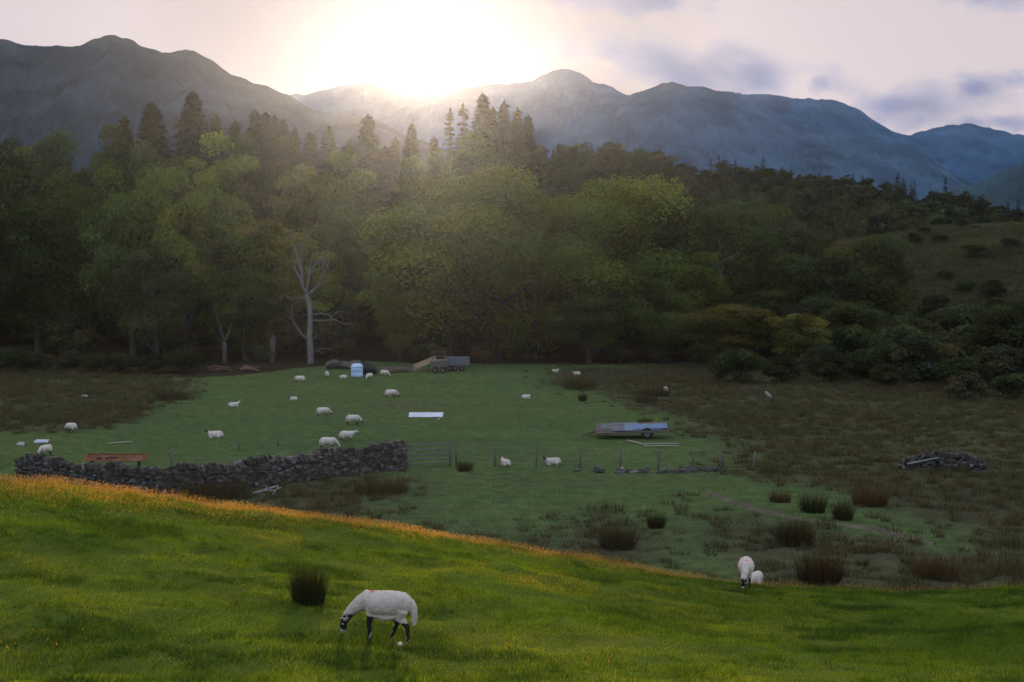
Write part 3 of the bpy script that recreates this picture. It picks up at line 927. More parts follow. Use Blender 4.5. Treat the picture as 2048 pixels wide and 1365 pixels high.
# ------------------------------------------------------------------ sheep
def remesh(mb, vox, smooth_it=4):
    me = mb.mesh("tmp")
    o = link("tmp", me)
    r = o.modifiers.new("r", 'REMESH'); r.mode = 'VOXEL'; r.voxel_size = vox
    s = o.modifiers.new("s", 'SMOOTH'); s.factor = 0.5; s.iterations = smooth_it
    dg = bpy.context.evaluated_depsgraph_get(); dg.update()
    out = bpy.data.meshes.new_from_object(o.evaluated_get(dg))
    bpy.data.objects.remove(o); bpy.data.meshes.remove(me)
    return out


def sheep_mesh(name, pose, vox=0.022, face='dark', red=False, fat=1.0, turn=0.0, seed=0, shaggy=0.010):
    """animal facing +X, feet at z = 0"""
    rng = random.Random(seed)
    m = MB()
    lie = pose.startswith('lie')
    zo = -0.315 if lie else 0.0
    ST = [(-.52, .615, .05, .07), (-.49, .61, .12, .15), (-.42, .605, .185, .205), (-.28, .60, .225, .235), (-.08, .585, .245, .25), (.12, .58, .24, .25), (.26, .59, .215, .235), (.37, .62, .17, .20), (.45, .655, .12, .15)]
    if pose == 'hero':
        ST = [(a, z + .035, w_ * .86, h_ * .88) for a, z, w_, h_ in ST]
    m.tube([(a, 0, z + zo) for a, z, w_, h_ in ST], None, 20, ell=[(w_ * fat, h_ * (fat if not lie else 1.0)) for a, z, w_, h_ in ST])
    T = lambda x, y, z: (0.36 + (x - 0.36) * math.cos(turn) - y * math.sin(turn), (x - 0.36) * math.sin(turn) + y * math.cos(turn), z)
    if pose in ('graze', 'hero'):
        N = [(.34, 0, .66), (.48, 0, .58), (.62, 0, .44), (.71, 0, .325)]; NR = [.17, .135, .10, .085]
        Hd = [(.695, 0, .345), (.735, 0, .275), (.765, 0, .185), (.775, 0, .10), (.772, 0, .06)]; axis = (0.35, -0.93)
        if pose == 'hero':
            N = [(.33, 0, .67), (.52, 0, .59), (.70, 0, .455), (.81, 0, .345)]
            Hd = [(x + .105, y, z + .01) for x, y, z in Hd]
    elif pose == 'stand':
        N = [(.34, 0, .66), (.48, 0, .70), (.60, 0, .76), (.65, 0, .80)]; NR = [.17, .135, .105, .085]
        Hd = [(.63, 0, .82), (.70, 0, .81), (.79, 0, .765), (.86, 0, .725), (.885, 0, .71)]; axis = (0.9, -0.4)
    elif pose == 'lie_up':
        N = [(.34, 0, .66 + zo), (.46, 0, .70 + zo), (.54, 0, .80 + zo), (.57, 0, .87 + zo)]; NR = [.17, .135, .105, .085]
        Hd = [(.55, 0, .90 + zo), (.61, 0, .89 + zo), (.70, 0, .85 + zo), (.77, 0, .81 + zo), (.795, 0, .795 + zo)]; axis = (0.9, -0.4)
    else:
        N = [(.34, 0, .62 + zo), (.48, 0, .57 + zo), (.58, 0, .50 + zo), (.63, 0, .46 + zo)]; NR = [.17, .135, .105, .085]
        Hd = [(.61, 0, .48 + zo), (.67, 0, .45 + zo), (.75, 0, .41 + zo), (.82, 0, .375 + zo), (.84, 0, .365 + zo)]; axis = (0.9, -0.4)
    N = [T(*p) for p in N]; Hd = [T(*p) for p in Hd]
    m.tube(N, NR, 14)
    m.tube(Hd, None, 12, ell=[(.058, .06), (.074, .085), (.058, .068), (.044, .05), (.028, .03)])
    h0 = Vector(Hd[0]).lerp(Vector(Hd[1]), 0.45)
    lat = Vector((-math.sin(turn), math.cos(turn), 0))
    for s in (-1, 1):
        e = h0 + lat * (0.06 * s); tip = e + lat * (0.10 * s) + Vector((-0.02, 0, -0.015))
        m.tube([e, e.lerp(tip, .5) + Vector((0, 0, .008)), tip], None, 8, ell=[(.02, .014), (.036, .014), (.012, .010)])
    if not lie:
        if pose == 'hero':
            FRONT = [[(.30, .09, .52), (.29, .09, .36), (.305, .09, .26), (.29, .09, .08), (.30, .09, 0)], [(.34, -.09, .52), (.36, -.09, .36), (.38, -.09, .25), (.37, -.09, .08), (.385, -.09, 0)]]
            HIND = [[(-.37, .12, .54), (-.33, .12, .40), (-.465, .12, .27), (-.475, .12, .08), (-.455, .12, 0)], [(-.30, -.12, .54), (-.10, -.12, .40), (-.20, -.12, .27), (-.10, -.12, .09), (-.07, -.12, .01)]]
        else:
            a, b = rng.uniform(-.05, .05), rng.uniform(-.06, .06)
            FRONT = [[(.30, s * .10, .52), (.30 + s * a, s * .10, .36), (.31 + s * a, s * .10, .26), (.30 + s * a * 1.5, s * .10, .08), (.31 + s * a * 1.6, s * .10, 0)] for s in (-1, 1)]
            HIND = [[(-.36, s * .12, .54), (-.26 + s * b * .4, s * .12, .40), (-.42 + s * b, s * .12, .265), (-.41 + s * b * 1.4, s * .12, .08), (-.39 + s * b * 1.5, s * .12, 0)] for s in (-1, 1)]
        if pose == 'hero':
            FRONT = [[(x, y * .75, z) for x, y, z in p] for p in FRONT]; HIND = [[(x, y * .72, z) for x, y, z in p] for p in HIND]
        fr = [.075, .055, .040, .030, .036] if pose == 'hero' else [.095, .060, .043, .031, .036]
        hr = [.12, .088, .048, .032, .038] if pose == 'hero' else [.15, .105, .050, .033, .038]
        for p in FRONT: m.tube(p, fr, 10)
        for p in HIND: m.tube(p, hr, 10)
        if pose == 'hero':      # loose skirt of wool under the belly and a long undocked tail
            m.tube([(.34, 0, .46), (.2, 0, .42), (0, 0, .405), (-.2, 0, .425), (-.34, 0, .46)], None, 12, ell=[(.05, .04), (.11, .07), (.13, .08), (.11, .07), (.05, .04)])
            m.tube([(-.50, 0, .70), (-.56, 0, .60), (-.575, 0, .42), (-.565, 0, .28)], [.06, .065, .062, .035], 10)
        m.tube([(-.50, 0, .66), (-.545, 0, .58), (-.555, 0, .44), (-.545, 0, .32)], [.05, .055, .05, .028], 10)
    else:
        for s in (-1, 1):
            m.tube([(.32, s * .14, .16), (.44, s * .15, .07), (.30, s * .17, .045), (.20, s * .17, .04)], [.08, .05, .036, .036], 9)
            m.tube([(-.30, s * .16, .20), (-.14, s * .23, .10), (-.30, s * .24, .05), (-.12, s * .25, .04)], [.15, .10, .05, .036], 9)
        m.tube([(-.50, 0, .30), (-.545, 0, .20), (-.545, 0, .08)], [.05, .05, .03], 9)
    me = remesh(m, vox)
    me.name = name
    n = len(me.vertices)
    V = np.zeros(n * 3, np.float32); me.vertices.foreach_get("co", V); V = V.reshape(-1, 3)
    Nn = np.zeros(n * 3, np.float32); me.vertex_normals.foreach_get("vector", Nn) if hasattr(me, 'vertex_normals') else None
    Nn = Nn.reshape(-1, 3)
    c = np.zeros((n, 4), np.float32); c[:] = (0.65, 0.55, 0.475, 1)
    nz = fbm(V[:, 0] * 22 + V[:, 2] * 9, V[:, 1] * 22 + V[:, 2] * 17, 7 + seed, 2)
    c[:, :3] *= (1 + 0.10 * nz)[:, None]
    hd = np.array(Hd)
    ax = hd[-1] - hd[0]; Ln = np.linalg.norm(ax); ax /= Ln
    rel = V - hd[0]; tt = rel @ ax; perp = np.linalg.norm(rel - tt[:, None] * ax, axis=1)
    head = (tt > -0.01) & (tt < Ln + 0.1) & (perp < 0.19)
    dark = np.array((0.022, 0.018, 0.018)); pale = np.array((0.50, 0.45, 0.43))
    if face == 'dark':
        mott = nz + 0.4 * np.sin(V[:, 2] * 60)
        hc = np.where(((tt > 0.225) | ((mott > 0.42) & (tt < 0.14)))[:, None], pale, dark)
    else:
        hc = np.where((tt > 0.25)[:, None], np.array((0.18, 0.15, 0.14)), pale)
    c[head, :3] = hc[head]
    fleece = ~head
    if not lie:
        legs = (V[:, 2] < 0.40 + 0.03 * nz) & ~head & ~((V[:, 0] < -0.50) & (V[:, 2] > 0.27) & (np.abs(V[:, 1]) < .07))
        und = (V[:, 2] < 0.335 + 0.02 * nz) | ((V[:, 0] > 0.2) & (V[:, 2] < 0.42) & (np.abs(V[:, 1]) > 0.02)) if pose == 'hero' else (V[:, 2] < 0.31)
        legs = legs & und
        lc = np.where((nz > 0.25)[:, None] & (V[:, 2] < 0.16)[:, None], pale * 0.7, dark * 1.4)
        c[legs, :3] = lc[legs]
        fleece &= ~legs
    if red:
        rm = (V[:, 2] > 0.775 + 0.02 * nz) & (np.abs(V[:, 1] - 0.02) < 0.055 + 0.03 * nz) & (np.abs(V[:, 0] - 0.27) < 0.05 + 0.03 * nz) & fleece
        if not rm.any():
            rm = (np.hypot(V[:, 0] - 0.26, V[:, 1]) < 0.045 + .03 * nz) & (V[:, 2] > 0.7)
        c[rm, :3] = c[rm, :3] * 0.3 + np.array((0.66, 0.06, 0.06)) * 0.7
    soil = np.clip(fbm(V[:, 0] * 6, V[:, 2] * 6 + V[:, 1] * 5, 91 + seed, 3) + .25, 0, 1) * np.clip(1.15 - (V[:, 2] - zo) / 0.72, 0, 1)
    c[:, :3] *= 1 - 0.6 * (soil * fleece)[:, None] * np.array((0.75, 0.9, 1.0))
    disp = shaggy * (nz * 0.7 + 0.6 * fbm(V[:, 0] * 9 + V[:, 1] * 7, V[:, 2] * 9 - V[:, 1] * 5, 17, 2)) * fleece
    V = V + Nn * disp[:, None]
    me.vertices.foreach_set("co", V.astype(np.float32).ravel())
    a = me.color_attributes.new("Col", 'FLOAT_COLOR', 'POINT'); a.data.foreach_set("color", c.astype(np.float32).ravel())
    me.polygons.foreach_set("use_smooth", np.ones(len(me.polygons), bool))
    me.update()
    return me, [Vector(p) for p in Hd]


SG = 'sheep spread over the valley field'
SH = {}
SH['graze_d'] = sheep_mesh('sheep', 'graze', face='dark', seed=1)
SH['graze_p'] = sheep_mesh('sheep', 'graze', face='pale', seed=2, turn=0.25)
SH['graze_t'] = sheep_mesh('sheep', 'graze', face='dark', seed=3, turn=-0.6)
SH['stand'] = sheep_mesh('sheep', 'stand', face='pale', seed=4)
SH['lie_d'] = sheep_mesh('sheep', 'lie_up', face='dark', seed=5)
SH['lie_p'] = sheep_mesh('sheep', 'lie_up', face='pale', seed=6, turn=0.3)
SH['lie_low'] = sheep_mesh('sheep', 'lie_low', face='dark', seed=7, turn=-0.3)
RGT, LFT, AWY, TWD = 0.0, math.pi, math.pi / 2, -math.pi / 2
for kind, px, py, rz, sc, lab in [
    ('graze_d', 92, 913, TWD - 0.5, 1.0, 'sheep seen end-on just behind the ruined end of the stone wall'),
    ('graze_d', 143, 866, LFT - 0.5, 1.0, 'bluish white sheep grazing alone beside the brown moor patch'),
    ('lie_d', 431, 876, LFT + 0.2, 1.1, 'sheep lying with dark head raised, in open grass above the stone wall'),
    ('lie_p', 467, 814, RGT + 0.4, 0.9, 'small bluish sheep lying with raised head towards the tall dead tree'),
    ('lie_d', 587, 801, LFT + 0.6, 0.75, 'tiny dark-headed sheep lying alone in mid field'),
    ('graze_t', 600, 767, LFT + 0.1, 1.05, 'stocky sheep standing below the tall dead tree, head turned down'),
    ('graze_d', 646, 834, RGT + 0.35, 1.05, 'sheep grazing with dark face low, upper of the three above the wall'),
    ('graze_d', 706, 850, RGT + 0.15, 1.05, 'sheep grazing in profile with black muzzle, between its upper and lower neighbours'),
    ('stand', 694, 884, RGT, 1.05, 'sheep standing with level head, just above the one cut off by the wall top'),
    ('graze_p', 656, 899, RGT + 0.1, 1.1, 'sheep whose legs are hidden by the top of the stone wall'),
    ('graze_d', 654, 756, AWY + 0.2, 0.95, 'sheep seen from behind in front of the boulder mound'),
    ('graze_p', 657, 738, AWY - 0.3, 0.95, 'farthest sheep, tail towards us, against the boulder mound'),
    ('lie_low', 687, 757, LFT + 0.1, 0.8, 'low lying sheep beside the pale blue tank'),
    ('graze_p', 739, 760, LFT + 1.0, 0.95, 'sheep grazing in front of the dark tarpaulin beside the blue tank'),
    ('graze_p', 769, 754, RGT - 0.5, 1.0, 'sheep grazing close to the pile of timber'),
    ('graze_d', 782, 797, RGT + 0.25, 1.1, 'sheep grazing alone below the timber pile, above the white board'),
    ('lie_d', 1052, 798, RGT + 0.3, 0.85, 'sheep lying alone in the open field below the great tree'),
    ('lie_p', 1110, 745, RGT + 0.2, 0.75, 'small sheep lying in the shade under the great tree'),
    ('lie_p', 1154, 751, LFT + 0.5, 0.9, 'pale sheep lying beside rough tussocks under the great tree'),
    ('graze_p', 1331, 788, AWY + 0.1, 0.95, 'sheep seen from behind on the worn track at the wood end'),
    ('lie_d', 1011, 932, AWY + 0.5, 0.95, 'round sheep lying against the wire fence with its back to us'),
    ('lie_d', 1106, 930, LFT + 0.25, 1.0, 'long sheep lying along the wire fence with dark head up'),
]:
    p = on_ground(px, py, 45)
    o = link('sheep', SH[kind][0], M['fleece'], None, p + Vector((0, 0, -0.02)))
    o.rotation_euler.z = rz
    o.scale = (sc * 0.77,) * 3
    tag(o, lab, 'sheep', SG)


def horns(me_h, parent, scale=1.0):
    """a pair of ringed horns curling from the poll, each its own part"""
    Hd = me_h
    d = (Hd[-1] - Hd[0]).normalized()
    lat = d.cross(Vector((0, 0, 1)))
    lat = Vector((-d.y, d.x, 0)).normalized() if lat.length < 0.1 else lat.normalized()
    up = lat.cross(d).normalized()
    if up.x < -0.2 and False: up = -up
    for s in (-1, 1):
        pts, rad = [], []
        for i in range(15):
            q = i / 14 * 4.1
            r = 0.062 - 0.012 * i / 14
            c = Hd[0] + d * 0.015 + lat * (s * (0.03 + 0.045 * i / 14 + 0.03))
            pts.append(c + (-d) * (math.sin(q) * r) + up * ((1 - math.cos(q)) * r * -1 + r * 0.9))
            rad.append(0.019 * (1 - 0.72 * i / 14) * (1 + (0.12 if i % 2 else 0)))
        m = MB(); m.tube(pts, rad, 8, (0.34, 0.29, 0.22)); m.obj('horn', M['horn'], parent, True)
        m = MB(); e = Hd[1] + lat * (s * 0.066) + d * 0.0
        m.tube([e - lat * s * 0.006, e + lat * s * 0.006], [0.013, 0.008], 8, (0.01, 0.008, 0.006)); m.obj('eye', M['eye'], parent, True)


hp = near_ground(772, 1287)
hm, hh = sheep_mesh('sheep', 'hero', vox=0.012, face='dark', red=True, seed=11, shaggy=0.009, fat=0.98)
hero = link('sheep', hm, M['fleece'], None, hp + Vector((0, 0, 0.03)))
hero.rotation_euler.z = LFT - 0.28
hero.scale = (0.73, 0.70, 0.84)
tag(hero, 'large horned sheep grazing on the near slope with a red mark on its shoulders', 'sheep')
horns(hh, hero)
fp = near_ground(1492, 1175)
fm, fh = sheep_mesh('sheep', 'graze', vox=0.016, face='dark', red=True, seed=12, turn=-0.25)
fo = link('sheep', fm, M['fleece'], None, fp + Vector((0, 0, 0.05)))
fo.rotation_euler.z = TWD - 0.15
fo.scale = (0.78,) * 3
tag(fo, 'sheep facing us with lowered black face on the brow of the near slope', 'sheep')
horns(fh, fo)
lp = near_ground(1516, 1172)
lm, lh = sheep_mesh('sheep', 'lie_low', vox=0.018, face='pale', seed=13)
lo_ = link('sheep', lm, M['fleece'], None, lp + Vector((0.0, 0.35, -0.04)))
lo_.rotation_euler.z = AWY - 0.5
lo_.scale = (0.8,) * 3
tag(lo_, 'sheep lying on the brow beside the one with the black face', 'sheep')

# ------------------------------------------------------------------ dry stone walls
def stone_wall(px_pts, tops, name, label, thick=0.55, seed=1, fallen=0.0):
    """px_pts: base points on the ground; tops: heights"""
    rng = random.Random(seed)
    P = [on_ground(*p, 44) if len(p) == 2 else Vector(p) for p in px_pts]
    d = [0]
    for a, b in zip(P, P[1:]): d.append(d[-1] + (Vector((b.x, b.y)) - Vector((a.x, a.y))).length)
    L = d[-1]; o = P[0].copy()
    th = thing(name, label, 'wall', o)
    body, cope = MB(), MB()

    def pos(s):
        x = np.interp(s, d, [p.x for p in P]); y = np.interp(s, d, [p.y for p in P])
        x2 = np.interp(min(s + .1, L), d, [p.x for p in P]); y2 = np.interp(min(s + .1, L), d, [p.y for p in P])
        x1 = np.interp(max(s - .1, 0), d, [p.x for p in P]); y1 = np.interp(max(s - .1, 0), d, [p.y for p in P])
        return float(x), float(y), math.atan2(y2 - y1, x2 - x1)
    shades = [(0.105, 0.088, 0.075), (0.14, 0.122, 0.108), (0.075, 0.062, 0.052), (0.115, 0.088, 0.070), (0.068, 0.060, 0.042), (0.19, 0.178, 0.168), (0.085, 0.078, 0.052), (0.10, 0.075, 0.066)]
    hmax = max(tops)
    z = 0.0
    while z < hmax:
        hh_ = rng.uniform(0.075, 0.14)
        s = rng.uniform(-0.2, 0)
        while s < L:
            wl = rng.uniform(0.12, 0.36)
            sc = s + wl / 2
            top = float(np.interp(sc, d, tops)) * (1 + 0.08 * math.sin(sc * 1.7) + 0.05 * math.sin(sc * 4.1 + 1)) - 0.12
            if z + hh_ * 0.5 < top and 0 < sc < L:
                x, y, an = pos(sc); gz = zg1(x, y)
                tk = thick * (1 - 0.3 * z / hmax)
                for side in (-1, 1):
                    if rng.random() < fallen: continue
                    off = side * (tk / 2 - 0.12) + rng.uniform(-.03, .03)
                    c = Vector((x - math.sin(an) * off, y + math.cos(an) * off, gz + z + hh_ / 2 - 0.06)) - o
                    rot = Matrix.Rotation(an + rng.uniform(-.12, .12), 3, 'Z') @ Matrix.Rotation(rng.uniform(-.1, .1), 3, 'Y') @ Matrix.Rotation(rng.uniform(-.15, .15), 3, 'X')
                    body.box(c, (wl * 0.98, rng.uniform(.22, .32), hh_ * 1.02), rot, shade(rng.choice(shades), rng, .45, .95), 0.13, rng)
            s += wl
        z += hh_ * 0.95
    s = 0.05
    while s < L:
        top = float(np.interp(s, d, tops)) * (1 + 0.08 * math.sin(s * 1.7) + 0.05 * math.sin(s * 4.1 + 1)) - 0.12
        wl = rng.uniform(0.09, 0.2)
        if rng.random() > fallen + 0.04:
            x, y, an = pos(s); gz = zg1(x, y)
            rot = Matrix.Rotation(an, 3, 'Z') @ Matrix.Rotation(rng.uniform(0.1, 0.6), 3, 'Y')
            cope.box(Vector((x, y, gz + top + rng.uniform(0.02, 0.1))) - o, (wl, thick * rng.uniform(.6, .85), rng.uniform(.2, .34)), rot, shade(rng.choice(shades), rng, .5, 1.05), 0.12, rng)
        s += wl * 0.95
    body.obj('stonework', M['stone'], th, bevel=0.02)
    cope.obj('coping', M['stone'], th, bevel=0.015)
    return th


WP = [(806, 938), (700, 950), (600, 963), (500, 977)]
wp = [on_ground(*p, 44) for p in WP] + [Vector((-14.2, 64.5, 0)), Vector((-17.6, 64.3, 0)), Vector((-20.2, 65.0, 0)), Vector((-23.4, 66.2, 0))]
stone_wall([tuple(p) for p in wp], [1.32, 1.28, 1.25, 1.3, 1.26, 1.22, 1.26, 1.4], 'stone_wall', 'long grey dry stone wall across the field, sagging towards its far ruined end', seed=4)
rp = [on_ground(1800, 938, 44), on_ground(1850, 941, 44), on_ground(1910, 942, 44), on_ground(1968, 940, 44)]
stone_wall([tuple(p) for p in rp], [0.35, 0.85, 0.9, 0.5], 'ruined_wall', 'short ruined heap of dry stone wall alone on the brown moor', seed=9, fallen=0.12, thick=0.8)
p0 = on_ground(1835, 925, 44)
m = MB(); m.box((0, 0, 0.0), (1.6, 0.12, 0.05), Matrix.Rotation(-0.2, 3, 'Y'), (0.26, 0.26, 0.27))
o = m.obj('plank', M['wood'], None, bevel=0.01); o.location = rp[1] + Vector((-0.25, -0.42, 0.55)); tag(o, 'pale plank leaning on the ruined heap of stones', 'plank')

# rubble along the fence
rs = random.Random(31)
PXR = [(1175, 943), (1245, 947), (1300, 946), (1335, 944), (1355, 946), (1375, 944), (1400, 942), (1425, 943)]
for i, (a, b) in enumerate(PXR):
    p = on_ground(a, b, 44)
    m = MB()
    for k in range(5):
        m.box((rs.uniform(-.6, .6), rs.uniform(-.4, .4), rs.uniform(0.0, .12)), (rs.uniform(.2, .5), rs.uniform(.2, .4), rs.uniform(.15, .3)), Matrix.Rotation(rs.uniform(0, 3), 3, 'Z') @ Matrix.Rotation(rs.uniform(-.4, .4), 3, 'X'),
              shade((0.085, 0.08, 0.066), rs, .7, 1.3), 0.15, rs)
    o = m.obj('stone_heap', M['stone'], None, bevel=0.03); o.location = p
    tag(o, 'low scatter of grey stones along the foot of the wire fence', 'stones', 'stone scatters under the wire fence')

# ------------------------------------------------------------------ fence, gate, posts
WC = (0.12, 0.10, 0.085)
fpts = [(912, 932, 888), (990, 934, 893), (1072, 936, 893), (1160, 936, 895), (1240, 938, 900), (1316, 940, 902), (1385, 941, 900), (1440, 942, 905), (1507, 938, 903)]
fb = [on_ground(a, b, 44) for a, b, c in fpts]
fen = thing('wire_fence', 'sagging wire fence on thin wooden posts running from gate to moor', 'fence', fb[0])
for i, ((a, b, c), p) in enumerate(zip(fpts, fb)):
    h = (b - c) / F * p.y
    m = MB(); q = p - fb[0]; ln = rs.uniform(-.07, .07)
    m.tube([q + Vector((0, 0, -.4)), q + Vector((ln * .5, 0, h * .5)), q + Vector((ln, 0, h))], [.055, .052, .045], 7, (0.17, 0.155, 0.13) if i == 8 else WC)
    m.obj('post', M['wood'], fen, True)
for hz in (0.25, 0.55, 0.85, 1.05):
    m = MB()
    for p, q in zip(fb, fb[1:]):
        a = p - fb[0] + Vector((0, 0, hz)); b = q - fb[0] + Vector((0, 0, hz)); mid = a.lerp(b, .5) - Vector((0, 0, .05))
        m.tube([a, mid, b], [.006] * 3, 4, (0.2, 0.19, 0.18))
    m.obj('wire', M['metal'], fen, True)
ga, gb = on_ground(812, 937, 44), on_ground(905, 933, 44)
gt = thing('field_gate', 'grey wooden field gate of five bars beside the end of the stone wall', 'gate', ga)
dv = gb - ga; gl = dv.length; dn = dv.normalized()
for hz in (0.2, 0.42, 0.66, 0.92, 1.2):
    m = MB(); m.bar(dn * 0.05 + Vector((0, 0, hz)), dn * (gl - .05) + Vector((0, 0, hz)), .04, n=6, col=(0.16, 0.145, 0.125)); m.obj('rail', M['wood'], gt)
for f0, nm in ((0.03, 'hinge_stile'), (0.97, 'latch_stile')):
    m = MB(); m.bar(dn * (gl * f0) + Vector((0, 0, 0.08)), dn * (gl * f0) + Vector((0, 0, 1.3)), .045, n=6, col=(0.16, 0.145, 0.125)); m.obj(nm, M['wood'], gt)
m = MB(); m.bar(dn * 0.1 + Vector((0, -.05, 0.2)), dn * (gl * .93) + Vector((0, -.05, 1.2)), .03, n=6, col=(0.16, 0.145, 0.125)); m.obj('brace', M['wood'], gt)
for px, py, tp, ln, lab, cc in [(900, 933, 890, 0.0, 'short post at the latch end of the field gate', WC), (476, 902, 884, 0.03, 'thin grey post behind the middle of the stone wall', (0.09, 0.085, 0.07)),
                                (557, 893, 880, -0.02, 'faint thin post behind the higher part of the stone wall', (0.09, 0.085, 0.07))]:
    p = on_ground(px, py, 44); h = (py - tp) / F * p.y
    m = MB(); m.tube([(0, 0, -.4), (ln, 0, h * .5), (ln * 2, 0, h)], [.06, .056, .048], 7, cc)
    o = m.obj('fence_post', M['wood'], None, True); o.location = p; tag(o, lab, 'post')
p = Vector((-16.4, 67.2, zg1(-16.4, 67.2)))
tp = at(345, 900, 67.2); h = tp.z - p.z
m = MB(); m.tube([(0, 0, -.4), (0.02, 0, h * .6), (0.03, 0, h * 0.92)], [.07, .065, .06], 8, (0.13, 0.11, 0.09)); m.tube([(-.09, 0, h * .86), (0.1, 0, h * 1.04)], [.05, .045], 7, (0.2, 0.17, 0.14))
o = m.obj('leaning_post', M['wood'], None, True); o.location = p; tag(o, 'stubby post with a crooked pale head behind the sagging part of the wall', 'post')

# ------------------------------------------------------------------ farm clutter in the field
# rusty orange panel behind the wall
p = Vector((at(231, 918, 67.6).x, 67.6, 0)); p.z = zg1(p.x, p.y)
tr_ = thing('rusty_trough', 'long rusty orange metal trough with dark holes, behind the stone wall', 'trough', p)
zt = at(231, 908, 67.6).z - p.z
m = MB(); ln_ = 2.85
m.box((0, -0.28, zt - 0.17), (ln_, 0.03, 0.30), Matrix.Rotation(-.25, 3, 'X'), (0.30, 0.125, 0.065)); m.obj('front_panel', M['rust'], tr_, bevel=0.006)
m = MB(); m.box((0, 0.28, zt - 0.17), (ln_, 0.03, 0.30), Matrix.Rotation(.25, 3, 'X'), (0.22, 0.09, 0.05)); m.obj('back_panel', M['rust'], tr_, bevel=0.006)
m = MB(); m.box((0, 0, zt - 0.32), (ln_, 0.48, 0.03), None, (0.12, 0.06, 0.04)); m.obj('floor_panel', M['rust'], tr_)
for s in (-1, 1):
    m = MB(); m.box((s * ln_ / 2, 0, zt - 0.17), (0.03, 0.56, 0.30), None, (0.26, 0.11, 0.06)); m.obj('end_panel', M['rust'], tr_)
    m = MB(); m.box((s * ln_ * 0.4, 0, (zt - 0.32) / 2 - .1), (0.08, 0.4, zt - 0.2), None, (0.08, 0.05, 0.04)); m.obj('leg', M['rust'], tr_)
for hx, hw in ((-0.72, .1), (-0.58, .05), (-0.33, .09), (-0.1, .16), (0.1, .12)):
    m = MB(); m.box((hx, -0.305, zt - 0.16 + rs.uniform(-.04, .03)), (hw * 1.5, 0.015, 0.06), Matrix.Rotation(-.25, 3, 'X') @ Matrix.Rotation(rs.uniform(-.3, .3), 3, 'Y'), (0.03, 0.02, 0.02), 0.15, rs); m.obj('rust_hole', M['rust'], tr_)

# pale blue tank with domed lid
p = on_ground(714, 754, 100)
tk = thing('water_tank', 'pale blue ribbed tank with a domed lid near the forest edge', 'tank', p)
rT = 24 / 2 / F * p.y; hT = 27 / F * p.y
m = MB(); bl = (0.42, 0.56, 0.74)
prof = [(0, .95), (.06, 1.0), (.30, 1.0), (.32, .965), (.36, .965), (.38, 1.0), (.66, 1.0), (.70, .95)]
m.tube([(0, 0, z * hT) for z, r in prof], [r * rT for z, r in prof], 24, bl); m.obj('body', M['plastic'], tk, True)
m = MB(); prof = [(.70, 1.03), (.78, 1.04), (.80, .98), (.88, .90), (.95, .72), (.99, .42), (1.0, .1)]
m.tube([(0, 0, z * hT + .004) for z, r in prof], [r * rT for z, r in prof], 24, (0.50, 0.62, 0.78)); m.obj('lid', M['plastic'], tk, True)
# dark tarpaulin-covered bale with a scrap on top
p2 = on_ground(733, 752, 100) + Vector((0.1, 0.9, 0))
tb = thing('covered_bale', 'dark tarpaulin-covered hump right beside the pale blue tank', 'bale', p2)
m = MB(); mm = []
m.tube([(-.75, 0, .35), (-.6, 0, .5), (-.1, 0, .58), (.4, 0, .45), (.75, 0, .25)], None, 14, (0.018, 0.016, 0.022), ell=[(.45, .35), (.6, .55), (.65, .6), (.55, .46), (.3, .2)]); m.obj('cover', M['tarp'], tb, True)
m = MB(); m.box((0.1, -.1, 1.19), (.9, .25, .05), Matrix.Rotation(.12, 3, 'Y'), (0.22, 0.19, 0.15), 0.1, rs); m.obj('board', M['wood'], tb)
# boulder mound
p3 = on_ground(684, 742, 100) + Vector((0, 2.0, 0))
bm_ = thing('boulder_mound', 'grey brown mound of rounded boulders behind two standing sheep', 'boulders', p3)
for bx, bz, br_ in ((-1.3, .55, .95), (0.1, .45, .85), (1.15, .6, 1.0), (2.2, .25, .6), (0.55, .3, .7)):
    me = bpy.data.meshes.new('boulder'); b_ = bmesh.new(); bmesh.ops.create_icosphere(b_, subdivisions=3, radius=br_)
    for v in b_.verts:
        n_ = float(fbm(np.array([v.co.x * 1.3 + bx * 5]), np.array([v.co.y * 1.3 + v.co.z * 1.7]), 3, 3)[0])
        v.co *= 0.9 + 0.5 * n_; v.co.z *= 0.8
    b_.to_mesh(me); b_.free()
    ca = me.color_attributes.new("Col", 'FLOAT_COLOR', 'POINT')
    for d_ in ca.data: d_.color = (0.10, 0.086, 0.07, 1)
    o = link('boulder', me, M['stone'], bm_, Vector((bx * .85, rs.uniform(-.3, .3), bz * .7)))
    o.scale = (.85, .85, .72)
    me.polygons.foreach_set("use_smooth", np.ones(len(me.polygons), bool))

# flat-bed trailer with blue corrugated sheets
def wheel(parent, c, r=0.38, w_=0.2, name='wheel'):
    m = MB(); c = Vector(c)
    prof = [(-w_ / 2, r * .78), (-w_ / 2 * .8, r * .97), (0, r), (w_ / 2 * .8, r * .97), (w_ / 2, r * .78)]
    m.tube([c + Vector((0, a, 0)) for a, q in prof], [q for a, q in prof], 18, (0.02, 0.019, 0.018)); wo = m.obj(name, M['rubber'], parent, True)
    m = MB(); m.tube([c + Vector((0, -w_ / 2 - .012, 0)), c + Vector((0, w_ / 2 + .012, 0))], [r * .52, r * .52], 14, (0.16, 0.13, 0.11)); m.obj('rim', M['rust'], wo)


